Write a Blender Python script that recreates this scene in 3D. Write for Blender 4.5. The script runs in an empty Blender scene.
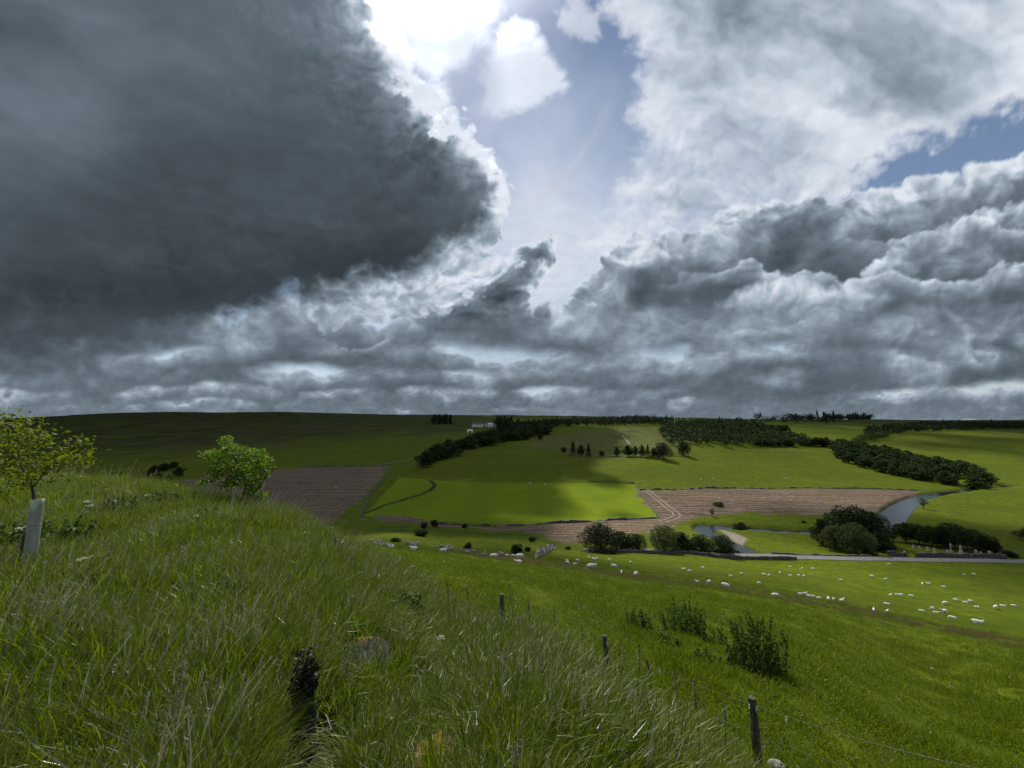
import bpy, bmesh, math, random
import numpy as np
from mathutils import Vector, Matrix

random.seed(11)
RS = np.random.RandomState(7)
S = bpy.context.scene
COL = S.collection
R = math.radians

# ------------------------------------------------------------------ numeric noise
_perm = RS.permutation(4096)
_ga = RS.rand(4096) * 2 * np.pi
_gx, _gy = np.cos(_ga), np.sin(_ga)
_j1, _j2 = RS.rand(4096), RS.rand(4096)

def _hash(ix, iy):
    return _perm[(_perm[ix & 4095] + iy) & 4095]

def perlin(x, y):
    x = np.asarray(x, float); y = np.asarray(y, float)
    x0 = np.floor(x).astype(np.int64); y0 = np.floor(y).astype(np.int64)
    fx = x - x0; fy = y - y0
    u = fx * fx * fx * (fx * (fx * 6 - 15) + 10); v = fy * fy * fy * (fy * (fy * 6 - 15) + 10)
    def g(ix, iy, dx, dy):
        h = _hash(ix, iy); return _gx[h] * dx + _gy[h] * dy
    a = g(x0, y0, fx, fy); b = g(x0 + 1, y0, fx - 1, fy)
    c = g(x0, y0 + 1, fx, fy - 1); d = g(x0 + 1, y0 + 1, fx - 1, fy - 1)
    return ((a + (b - a) * u) * (1 - v) + (c + (d - c) * u) * v) * 1.5

def fbm(x, y, o=5, gain=.5):
    s = 0; a = 1; n = 0
    for i in range(o):
        s = s + a * perlin(x + 17.3 * i, y - 9.1 * i); n += a; a *= gain; x = x * 2.03; y = y * 2.03
    return s / n

def worley(x, y):
    x0 = np.floor(x).astype(np.int64); y0 = np.floor(y).astype(np.int64)
    best = np.full(np.shape(x), 9.)
    for i in (-1, 0, 1):
        for j in (-1, 0, 1):
            h = _hash(x0 + i, y0 + j)
            dx = x0 + i + _j1[h] - x; dy = y0 + j + _j2[h] - y
            best = np.minimum(best, dx * dx + dy * dy)
    return np.sqrt(best)

def puff(x, y, o=4):
    """cauliflower noise, about -1..1: rounded lobes with creases between"""
    s = 0; a = 1; n = 0
    for i in range(o):
        s = s + a * (1 - 1.7 * worley(x + 5.1 * i, y + 3.7 * i)); n += a; a *= .52; x = x * 2.1; y = y * 2.1
    return s / n

def sstep(a, b, x):
    t = np.clip((x - a) / (b - a), 0, 1); return t * t * (3 - 2 * t)

def lerp(a, b, t): return a + (b - a) * t

def poly_sd(px, py, poly):
    """signed distance to a polygon, positive inside"""
    P = np.array(poly, float); n = len(P)
    best = np.full(px.shape, 1e18); inside = np.zeros(px.shape, bool)
    for i in range(n):
        ax, ay = P[i]; bx, by = P[(i + 1) % n]
        ex, ey = bx - ax, by - ay
        t = np.clip(((px - ax) * ex + (py - ay) * ey) / (ex * ex + ey * ey + 1e-12), 0, 1)
        d = (px - ax - t * ex) ** 2 + (py - ay - t * ey) ** 2
        best = np.minimum(best, d)
        if ay != by:
            c = ((ay > py) != (by > py)) & (px < (bx - ax) * (py - ay) / (by - ay) + ax)
            inside ^= c
    return np.where(inside, 1, -1) * np.sqrt(best)

def line_d(px, py, pts):
    P = np.array(pts, float); best = np.full(np.shape(px), 1e18)
    for i in range(len(P) - 1):
        ax, ay = P[i]; ex, ey = P[i + 1] - P[i]
        t = np.clip(((px - ax) * ex + (py - ay) * ey) / (ex * ex + ey * ey + 1e-12), 0, 1)
        best = np.minimum(best, (px - ax - t * ex) ** 2 + (py - ay - t * ey) ** 2)
    return np.sqrt(best)

# ------------------------------------------------------------------ camera and how the photograph's angles read
FPX, PITCH = 385.0, R(5.05)
SP, CP = math.sin(PITCH), math.cos(PITCH)

def ray(px, py):
    a = (px - 512) / FPX; b = (384 - py) / FPX
    v = Vector((a, CP - b * SP, SP + b * CP)); return v.normalized()

def to_px(x, y, z):
    F = y * CP + z * SP; U = -y * SP + z * CP
    F = np.where(F < .05, .05, F)
    return 512 + FPX * x / F, 384 - FPX * U / F

SUN = ray(428, 14)
SUN_EL = math.asin(SUN.z); SUN_AZ = math.atan2(SUN.x, SUN.y)

cam = bpy.data.cameras.new("camera"); camo = bpy.data.objects.new("camera", cam); COL.objects.link(camo)
cam.sensor_width = 36; cam.lens = FPX / 1024 * 36; cam.clip_start = .05; cam.clip_end = 40000
camo.rotation_euler = (R(90) + PITCH, 0, 0); S.camera = camo

# ------------------------------------------------------------------ object helpers
def mesh_np(name, v, f, smooth=False):
    """mesh from numpy: v (n,3), f (m,k) with k 3 or 4"""
    me = bpy.data.meshes.new(name); v = np.asarray(v, np.float32); f = np.asarray(f, np.int32)
    me.vertices.add(len(v)); me.vertices.foreach_set("co", v.ravel())
    k = f.shape[1]
    me.loops.add(f.size); me.loops.foreach_set("vertex_index", f.ravel())
    me.polygons.add(len(f)); me.polygons.foreach_set("loop_start", np.arange(0, f.size, k, dtype=np.int32))
    me.update(calc_edges=True)
    if smooth: me.polygons.foreach_set("use_smooth", np.ones(len(f), bool))
    return me

def fattr(me, name, data):
    a = me.attributes.new(name, 'FLOAT', 'POINT'); a.data.foreach_set("value", np.asarray(data, np.float32).ravel())

def cattr(me, name, data):
    a = me.attributes.new(name, 'FLOAT_COLOR', 'POINT')
    d = np.ones((len(data), 4), np.float32); d[:, :3] = data; a.data.foreach_set("color", d.ravel())

def put(name, me, mat=None, parent=None, loc=(0, 0, 0), rot=(0, 0, 0), label=None, cat=None, group=None, kind=None, scale=None):
    o = bpy.data.objects.new(name, me); COL.objects.link(o)
    if mat is not None and me is not None and not me.materials: me.materials.append(mat)
    if parent is not None: o.parent = parent
    o.location = loc; o.rotation_euler = rot
    if scale is not None: o.scale = scale if hasattr(scale, '__len__') else (scale,) * 3
    if label: o["label"] = label
    if cat: o["category"] = cat
    if group: o["group"] = group
    if kind: o["kind"] = kind
    return o

def copy_tree(src, loc, rz=0., scale=1., label=None, group=None):
    c = src.copy(); COL.objects.link(c); c.location = loc
    c.rotation_euler = (0, 0, rz); c.scale = scale if hasattr(scale, '__len__') else (scale,) * 3
    if label: c["label"] = label
    if group: c["group"] = group
    elif "group" in c: del c["group"]
    for ch in src.children:
        d = ch.copy(); COL.objects.link(d); d.parent = c
    return c

class MB:
    """collects tubes, boxes, leaf quads into one mesh"""
    def __init__(s): s.v = []; s.f = []; s.n = 0
    def add(s, v, f):
        s.v.append(np.asarray(v, float)); s.f += [tuple(int(i) + s.n for i in q) for q in f]; s.n += len(v)
    def tube(s, pts, rad, n=6, cap=True):
        pts = [Vector(p) for p in pts]; V = []; F = []
        up = Vector((0, 0, 1))
        for i, p in enumerate(pts):
            t = (pts[min(i + 1, len(pts) - 1)] - pts[max(i - 1, 0)]).normalized()
            a = t.cross(up if abs(t.z) < .9 else Vector((1, 0, 0))).normalized(); b = t.cross(a)
            r = rad[i] if hasattr(rad, '__len__') else rad
            for k in range(n):
                w = 2 * math.pi * k / n; V.append(p + (a * math.cos(w) + b * math.sin(w)) * r)
        for i in range(len(pts) - 1):
            for k in range(n):
                F.append((i * n + k, i * n + (k + 1) % n, (i + 1) * n + (k + 1) % n, (i + 1) * n + k))
        if cap:
            F.append(tuple(range(n - 1, -1, -1))); F.append(tuple((len(pts) - 1) * n + k for k in range(n)))
        s.add([tuple(v) for v in V], F); return s
    def box(s, c, d, rz=0., top=1.):
        c = np.array(c, float); h = np.array(d, float) / 2; cs, sn = math.cos(rz), math.sin(rz); V = []
        for z in (-1, 1):
            for x, y in ((-1, -1), (1, -1), (1, 1), (-1, 1)):
                k = top if z > 0 else 1; X, Y = x * h[0] * k, y * h[1] * k
                V.append((c[0] + X * cs - Y * sn, c[1] + X * sn + Y * cs, c[2] + z * h[2]))
        s.add(V, [(3, 2, 1, 0), (4, 5, 6, 7), (0, 1, 5, 4), (1, 2, 6, 5), (2, 3, 7, 6), (3, 0, 4, 7)]); return s
    def mesh(s, name, smooth=False):
        me = bpy.data.meshes.new(name); me.from_pydata(np.concatenate(s.v).tolist() if s.v else [], [], s.f); me.update()
        if smooth: me.polygons.foreach_set("use_smooth", np.ones(len(me.polygons), bool))
        return me

def part(name, mb, mat, parent, label=None, smooth=False):
    o = put(name, mb.mesh(name, smooth) if isinstance(mb, MB) else mb, mat, parent)
    if label: o["label"] = label
    return o

# ------------------------------------------------------------------ node helpers
class NT:
    def __init__(s, name):
        s.m = bpy.data.materials.new(name); s.m.use_nodes = True; s.t = s.m.node_tree; s.t.nodes.clear()
        s.out = s.t.nodes.new('ShaderNodeOutputMaterial')
    def n(s, typ, **kw):
        nd = s.t.nodes.new(typ)
        for k, v in kw.items(): setattr(nd, k, v)
        return nd
    def set(s, sock, v):
        if hasattr(v, 'is_output') or isinstance(v, bpy.types.NodeSocket): s.t.links.new(v, sock)
        elif isinstance(v, tuple) and len(v) == 3 and sock.type == 'RGBA': sock.default_value = (*v, 1)
        else: sock.default_value = v
    def math(s, op, a, b=None, c=None, clamp=False):
        nd = s.n('ShaderNodeMath', operation=op, use_clamp=clamp); s.set(nd.inputs[0], a)
        if b is not None: s.set(nd.inputs[1], b)
        if c is not None: s.set(nd.inputs[2], c)
        return nd.outputs[0]
    def mix(s, f, a, b, blend='MIX'):
        nd = s.n('ShaderNodeMix', data_type='RGBA', blend_type=blend); s.set(nd.inputs[0], f); s.set(nd.inputs[6], a); s.set(nd.inputs[7], b)
        return nd.outputs[2]
    def attr(s, name, typ='GEOMETRY'):
        return s.n('ShaderNodeAttribute', attribute_name=name, attribute_type=typ)
    def noise(s, vec, scale, detail=3., rough=.55, dist=0., out=0):
        nd = s.n('ShaderNodeTexNoise'); s.set(nd.inputs['Vector'], vec)
        nd.inputs['Scale'].default_value = scale; nd.inputs['Detail'].default_value = detail
        nd.inputs['Roughness'].default_value = rough; nd.inputs['Distortion'].default_value = dist
        return nd.outputs[out]
    def ramp(s, f, lo, hi, a=0., b=1.):
        nd = s.n('ShaderNodeMapRange', interpolation_type='SMOOTHSTEP'); s.set(nd.inputs[0], f)
        for i, v in zip((1, 2, 3, 4), (lo, hi, a, b)): nd.inputs[i].default_value = v
        return nd.outputs[0]
    def pos(s): return s.n('ShaderNodeNewGeometry').outputs['Position']
    def obj(s): return s.n('ShaderNodeTexCoord').outputs['Object']
    def scaled(s, vec, sc):
        nd = s.n('ShaderNodeVectorMath', operation='MULTIPLY'); s.set(nd.inputs[0], vec); nd.inputs[1].default_value = sc; return nd.outputs[0]
    def bump(s, h, dist, strength=1.):
        nd = s.n('ShaderNodeBump'); s.set(nd.inputs['Height'], h); nd.inputs['Distance'].default_value = dist; nd.inputs['Strength'].default_value = strength
        return nd.outputs[0]
    def bsdf(s, col, rough=.8, spec=.3, normal=None, metal=0.):
        nd = s.n('ShaderNodeBsdfPrincipled'); s.set(nd.inputs['Base Color'], col); s.set(nd.inputs['Roughness'], rough)
        nd.inputs['Specular IOR Level'].default_value = spec; nd.inputs['Metallic'].default_value = metal
        if normal is not None: s.set(nd.inputs['Normal'], normal)
        return nd.outputs[0]
    def mixs(s, f, a, b):
        nd = s.n('ShaderNodeMixShader'); s.set(nd.inputs[0], f); s.set(nd.inputs[1], a); s.set(nd.inputs[2], b); return nd.outputs[0]
    def done(s, shader):
        s.t.links.new(shader, s.out.inputs[0]); return s.m
# ================================================================== world, sun, clouds
W = bpy.data.worlds.new("World"); S.world = W; W.use_nodes = True
wt = W.node_tree; bgn = wt.nodes["Background"]
sk = wt.nodes.new("ShaderNodeTexSky"); sk.sky_type = 'NISHITA'; sk.sun_disc = False
sk.sun_elevation = SUN_EL; sk.sun_rotation = SUN_AZ; sk.altitude = 200; sk.air_density = 1.0; sk.dust_density = .15; sk.ozone_density = 1.2
wt.links.new(sk.outputs[0], bgn.inputs[0]); bgn.inputs[1].default_value = .06

sl = bpy.data.lights.new("sun", 'SUN'); sl.energy = 5.0; sl.angle = R(.55); sl.color = (1, .965, .9)
so = bpy.data.objects.new("sun", sl); COL.objects.link(so); so.location = (0, 0, 900)
so.rotation_euler = (-SUN).to_track_quat('-Z', 'Y').to_euler()

def cloud_fields(X, Y, ang, front, el, az):
    """cover and transmittance of the cloud deck, sunlit rims, sun-side shading and halo painted in, looked up where each piece of it stands in the sky"""
    wa, wb = fbm(X / 150, Y / 120, 5), fbm(X / 150 + 31, Y / 120 + 7, 5)
    wc, wd = fbm(X / 42 + 3, Y / 36, 5), fbm(X / 42 - 8, Y / 36 + 5, 5)
    Xw = X + 34 * wa + 13 * wc; Yw = Y + 26 * wb + 11 * wd
    n1, n2 = wa, wb
    p40 = puff(Xw / 52, Yw / 46, 4); p20 = puff((X + 14 * wc) / 22 + 3, (Y + 14 * wd) / 19, 4); crisp = np.exp(.30 * fbm(X / 17 + .8 * wc, Y / 14 + .8 * wd, 5, .6))
    dx, dy = (428 - X), (-60 - Y); dl = np.hypot(dx, dy) + 1e-6; dx /= dl; dy /= dl
    def height(a, b, s):                                  # heights of the billowing underside
        return .75 * fbm(a / s, b / (s * .82), 7, .56) + .30 * puff(a / (s * .55), b / (s * .42), 3)
    def sun_shading(s, k):  # brightens the sides facing the sun, painted into the transmittance
        e = s * .10
        return np.clip((height(Xw, Yw, s) - height(Xw + e * dx, Yw + e * dy, s)) * k, -1, 1)
    rel = sun_shading(64., 2.6); relm = sun_shading(105., 3.2); relb = sun_shading(170., 3.4)
    streak = fbm((Xw * .93 + Yw * .37) / 300, (Yw * .93 - Xw * .37) / 75, 6, .5)
    soft = fbm(Xw / 200 + 9, Yw / 120, 5)
    hz = np.clip(418 - Y, 0, 500)
    L = []                                                # (alpha, T) nearest first
    def poly(pts, amp=(10, 16, 5)):
        return poly_sd(X, Y, pts) + amp[0] * n1 + amp[1] * (.65 * p40 + .5 * wc) + 1.5 * amp[2] * p20
    def edge(d, w): return np.exp(-np.clip(d, 0, 400) / w)
    # white cloud beside the sun, its glare painted in as extra transmittance
    d = poly([(352, -200), (362, 0), (385, 42), (425, 84), (446, 106), (452, 72), (470, 42), (496, 6), (516, -200)], (18, 16, 7))
    Lsun = (sstep(-8, 16, d) * lerp(.14, .92, sstep(28, 62, np.hypot((X - 440) * .75, Y - 12))) * lerp(1, .55, sstep(438, 456, X)), np.clip(1.12 + .18 * rel, 0, 1.3))
    # the great dark cloud
    d = poly([(-900, -900), (368, -900), (362, -120), (352, 0), (378, 46), (408, 86), (428, 116), (452, 146), (480, 168), (496, 184), (494, 210),
              (490, 240), (462, 254), (420, 276), (370, 290), (290, 312), (190, 338), (90, 366), (-60, 378), (-900, 380)], (17, 24, 11))
    low = sstep(225, 300, Y + .28 * (X - 250))            # its base, without a bright rim
    rim = edge(d, 4 + 15 * np.clip(p40 + .1, 0, 1)) * (1 - .9 * low)  # bright backlit rim, painted into the transmittance
    core = .072 + .062 * np.exp(-((X - 10) / 150) ** 2 - ((Y - 120) / 85) ** 2) + .045 * np.exp(-((X - 360) / 110) ** 2 - ((Y - 30) / 130) ** 2) \
        + .045 * sstep(120, -80, Y) - .036 * np.exp(-((Y - 292 - (200 - X) * .10) / 55) ** 2) * sstep(520, 380, X)
    core = core * np.exp(.42 * soft + .36 * streak + .10 * relb * sstep(100, 400, X) + .04 * wc + edge(d, 70) * (1 - low) * (.45 * rel + .4 * relm))
    core += .028 * np.exp(-np.abs(d - 30) / 30) * (1 - low) * (1 + 1.4 * rel)
    L.append((sstep(-3 - 16 * low, 8 + 34 * low, d), core + rim * .85))
    L.append(Lsun)
    d = poly([(385, 30), (402, 62), (428, 92), (440, 116), (462, 148), (494, 172), (508, 196), (506, 226), (490, 250), (520, 262), (440, 292), (380, 306), (330, 312), (300, 300), (300, 60)], (20, 30, 13))
    L.append((sstep(-4, 5, d) * .97, lerp(.46, .92, sstep(270, 150, Y)) * np.exp(.75 * rel + .45 * relm) * crisp))
    # small clouds in the gap
    d = poly([(484, 108), (490, 68), (506, 30), (526, 26), (550, 60), (556, 84), (536, 98), (508, 114)], (14, 13, 7))
    L.append((sstep(-6, 12, d) * lerp(.42, .93, sstep(482, 512, X)), .84 + .22 * rel + .16 * edge(d, 7)))
    d = poly([(563, 14), (578, 2), (596, 14), (594, 30), (572, 32)], (12, 12, 9)); L.append((sstep(-4, 10, d) * .6, .58 + .1 * rel))
    d = np.maximum(poly([(462, 320), (474, 292), (492, 272), (512, 262), (528, 246), (548, 240), (550, 262), (534, 284), (520, 306), (500, 322)], (6, 18, 8)),
                   poly([(395, 345), (420, 316), (450, 304), (480, 296), (510, 300), (548, 312), (560, 345)], (8, 16, 8)))
    L.append((sstep(-3, 5, d) * (1 - sstep(312, 338, Y + 14 * wc)), lerp(.24, .085, sstep(0, 26, d)) * np.exp(.7 * rel + .3 * relm) * crisp + .45 * edge(d, 3.5)))
    # bright little cumulus on the right
    d = poly([(722, 306), (738, 296), (758, 290), (775, 280), (800, 278), (820, 288), (868, 296), (838, 308), (790, 314), (740, 316)], (6, 9, 5))
    L.append((sstep(-5, 9, d) * .93, (.26 + .26 * sstep(312, 284, Y)) * np.exp(.55 * rel)))
    # right-hand cumulus banks: bright tops, grey bodies, dark flat bases
    def bank(pts, a, depth, b0, b1, bright, dark, amp):
        d = poly(pts, amp); base = sstep(a, depth, d + 22 * wa + 10 * wc)
        T = lerp(bright, dark, base) * np.exp(lerp(.40, .10, base) * rel + lerp(.75, .30, base) * relm + .40 * relb) * lerp(crisp, 1, base) + .26 * edge(d, 4)
        L.append((sstep(-2, 5, d) * (1 - sstep(b0, b1, Y + 14 * wa + 8 * wc)), T))
    def rows(spec):                                       # rows of cumulus with flat dark bases, each row farther off than the one above it
        for k, yb, h, br, dk, cover, x0 in spec:
            o = 13.7 * k; s1 = h * 2.6
            yb2 = yb + .85 * h * fbm(X / (h * 5.5) + o, Y / (3 * h) + o, 5)
            lump = .55 + 1.1 * fbm(Xw / s1 + o, .6 * Yw / s1 + o, 5) + cover + (.26 * sstep(600, 720, X) if k in (2, 3, 4, 5) else 0)
            t = (yb2 - Y) / h
            pk = puff((X + 7 * wc) / (h * .95) + o, (Y + 7 * wd) / (h * .75) + o, 4)
            e = .07
            pk2 = puff((X + 7 * wc) / (h * .95) + o + e * dx * 1.4, (Y + 7 * wd) / (h * .75) + o + e * dy * 1.4, 4)  # sampled towards the sun, for lit sides painted into T
            d = (lump - t) * h + .34 * h * pk
            base = sstep(.02 * h, .72 * h, d)
            T = lerp(br, dk, base) * np.exp(np.clip((pk - pk2) * 2.6, -1, 1) * lerp(.7, .3, base) + .3 * relm + .3 * soft + .32 * fbm((X + 9 * wc) / (1.3 * h), (Y + 9 * wd) / (.8 * h), 5)) + .22 * edge(d, .06 * h + 1.2)
            L.append((sstep(-.04 * h, .06 * h, d) * sstep(-.12, .10 + .15 * (k < 5), t + .12 * wc) * (1 if not x0 else .85 * sstep(x0 - 40, x0 + 60, X + 60 * wa)), T))
    rows([(0, 262, 50, .36, .15, -.05, 880), (1, 304, 56, .30, .105, -.06, 690)])
    bank([(852, 300), (872, 272), (905, 248), (950, 226), (1000, 212), (1060, 196), (1300, 150), (2000, 120), (2000, 345), (700, 345), (800, 330)],
         0, 62, 318, 350, .30, .088, (9, 15, 8))
    bank([(556, 335), (578, 290), (606, 264), (634, 243), (668, 236), (704, 230), (735, 214), (760, 203), (800, 200), (832, 210), (862, 203), (893, 190), (930, 184), (968, 170),
          (1010, 160), (1060, 140), (1300, 90), (2000, 60), (2000, 345), (700, 350), (600, 345)], 0, 66, 306, 348, .36, .098, (9, 16, 8))
    # high bright cloud, upper right
    d = poly([(596, -500), (600, -60), (610, 0), (636, 34), (656, 56), (648, 84), (640, 112), (648, 140), (632, 175), (608, 212), (585, 246), (620, 262), (720, 254),
              (800, 226), (836, 198), (852, 168), (900, 140), (960, 124), (1024, 98), (1200, 40), (2000, -80), (2000, -500)], (15, 20, 11))
    thin = sstep(70, 190, Y + 50 * wa) * sstep(850, 640, X + 40 * wb)
    T = .42 * np.exp(.85 * streak + .40 * soft + .30 * rel * lerp(.12, 1.5, thin) + .24 * relb) * lerp(1, crisp, .25 + .75 * thin) + .24 * edge(d, 22) + .05 * thin \
        - .07 * np.exp(-((X - 700) / 100) ** 2 - ((Y - 36) / 40) ** 2) - .07 * np.exp(-((X - 850) / 100) ** 2 - ((Y - 112) / 36) ** 2)
    L.append((sstep(-9, 16, d) * lerp(.97, np.clip(.58 + .9 * wc + .4 * rel, .12, .95), thin), T))
    rows([(2, 352, 62, .33, .088, .10, 0), (3, 350, 40, .36, .12, -.10, 0), (4, 377, 46, .34, .10, .16, 0), (5, 393, 36, .36, .115, .22, 0), (6, 404, 24, .36, .14, .24, 0),
          (7, 412, 16, .32, .15, .42, 0), (8, 418, 12, .26, .16, .7, 0), (9, 422, 9, .25, .18, .8, 0)])
    # thin high veil in the gap, the faint halo round the hidden sun painted into it
    v = np.exp(-((X - 535) / 120) ** 2 - ((Y - 215) / 120) ** 2)
    veil = .14 + .42 * v + .16 * fbm(Xw / 60, Yw / 110, 5) + .55 * sstep(240, 400, Y) + .06 * np.exp(-ang / R(14))
    veil += .34 * np.exp(-((X - 562) / 62) ** 2 - ((Y - 262) / 72) ** 2)
    veil *= 1 - .75 * np.exp(-((X - 605) / 60) ** 2 - ((Y - 25) / 60) ** 2)
    veil = np.where((X > 780) & (Y > 80) & (Y < 300), np.minimum(veil, .05), veil)
    halo = np.exp(-((ang - R(22.0)) / R(.75)) ** 2) * sstep(250, 130, Y) * sstep(480, 540, X) * sstep(640, 590, X)
    L.append((np.clip(veil, .03, .93), lerp(.95, .56, sstep(.45, .8, veil)) + .06 * soft + .16 * halo))
    tr = np.ones_like(X); rad = np.zeros_like(X)
    for a, T in L:
        a = np.clip(a, 0, 1); rad += tr * a * np.clip(T, .015, 1.3); tr = tr * (1 - a)
    alpha = 1 - tr
    # round the sides and behind the camera: ordinary broken cloud
    g1 = fbm(np.cos(az) / (np.sin(el) + .15) * 1.3, np.sin(az) / (np.sin(el) + .15) * 1.3, 6, .55)
    ga = sstep(-.12, .2, g1); gT = .62 - .9 * np.clip(g1, 0, .5)
    w = front
    T = rad / np.maximum(alpha, 1e-4)
    lowc = sstep(285, 330, Y) * (1 - .8 * np.exp(-((X - 500) / 70) ** 2 - ((Y - 405) / 8) ** 2))
    T = lerp(T, .15 * (np.maximum(T, .01) / .15) ** .68, lowc * .9)
    T = T * lerp(.62, .92, sstep(.10, .75, T))
    return alpha * w + np.clip(ga, .05, 1) * (1 - w), T * w + gT * (1 - w), halo * w

def build_clouds():
    H, RR = 700., 8200.
    az = np.concatenate([np.arange(-64, 64.01, .16), np.arange(67, 295, 3.)]) ; az = np.radians(az)
    el = np.concatenate([np.arange(-1.3, 60, .16), np.arange(61, 90, 2.)]); el = np.radians(el)
    A, E = np.meshgrid(az, el); s, c = np.sin(E), np.cos(E)
    k = H * c * c / RR ** 2
    t = (-s + np.sqrt(s * s + 4 * k * H)) / (2 * k)
    x, y, z = t * c * np.sin(A), t * c * np.cos(A), t * s
    fw = np.cos(A) * c * CP + s * SP
    X, Y = to_px(np.sin(A) * c, np.cos(A) * c, s)
    X = np.clip(X, -1500, 2500); Y = np.clip(Y, -1500, 2500)
    sd = np.array(SUN); ang = np.arccos(np.clip(np.sin(A) * c * sd[0] + np.cos(A) * c * sd[1] + s * sd[2], -1, 1))
    front = sstep(.30, .5, fw)
    al, T, halo = cloud_fields(X, Y, ang, front, E, A)
    n, m = A.shape
    idx = np.arange(n * m).reshape(n, m)
    nx = np.roll(idx, -1, axis=1)
    f = np.stack([idx[:-1], idx[1:], nx[1:], nx[:-1]], -1).reshape(-1, 4)
    me = mesh_np("clouds", np.stack([x, y, z], -1).reshape(-1, 3), f, True)
    fattr(me, "cover", al); fattr(me, "trans", T); fattr(me, "halo", halo)  # trans also carries the painted rims, sun-side shading and halo
    g = NT("cloud")
    a = g.attr("cover").outputs['Fac']; T = g.attr("trans").outputs['Fac']; h = g.attr("halo").outputs['Fac']
    fine = g.noise(g.pos(), .012, 7., .6)
    T2 = g.math('MULTIPLY', T, g.ramp(fine, .25, .75, .93, 1.07))
    tint = g.mix(g.ramp(T, .04, .55), (.77, .985, 1.18), (.935, .985, 1.06))
    tint = g.mix(g.math('MULTIPLY', h, .4), tint, (1.1, .95, .8))
    col = g.mix(1., tint, T2, 'MULTIPLY')
    tl = g.n('ShaderNodeBsdfTranslucent'); g.set(tl.inputs[0], col)
    rf = g.n('ShaderNodeBsdfRefraction'); rf.inputs['IOR'].default_value = 1.5; rf.inputs['Roughness'].default_value = .72; g.set(rf.inputs[0], col)
    cl = g.mixs(g.ramp(T, .25, .95, 0, .52), tl.outputs[0], rf.outputs[0])
    tp = g.n('ShaderNodeBsdfTransparent')
    mat = g.done(g.mixs(a, tp.outputs[0], cl))
    put("clouds", me, mat, kind="stuff", label="broken grey and white storm clouds filling the sky", cat="clouds")
build_clouds()
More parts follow.
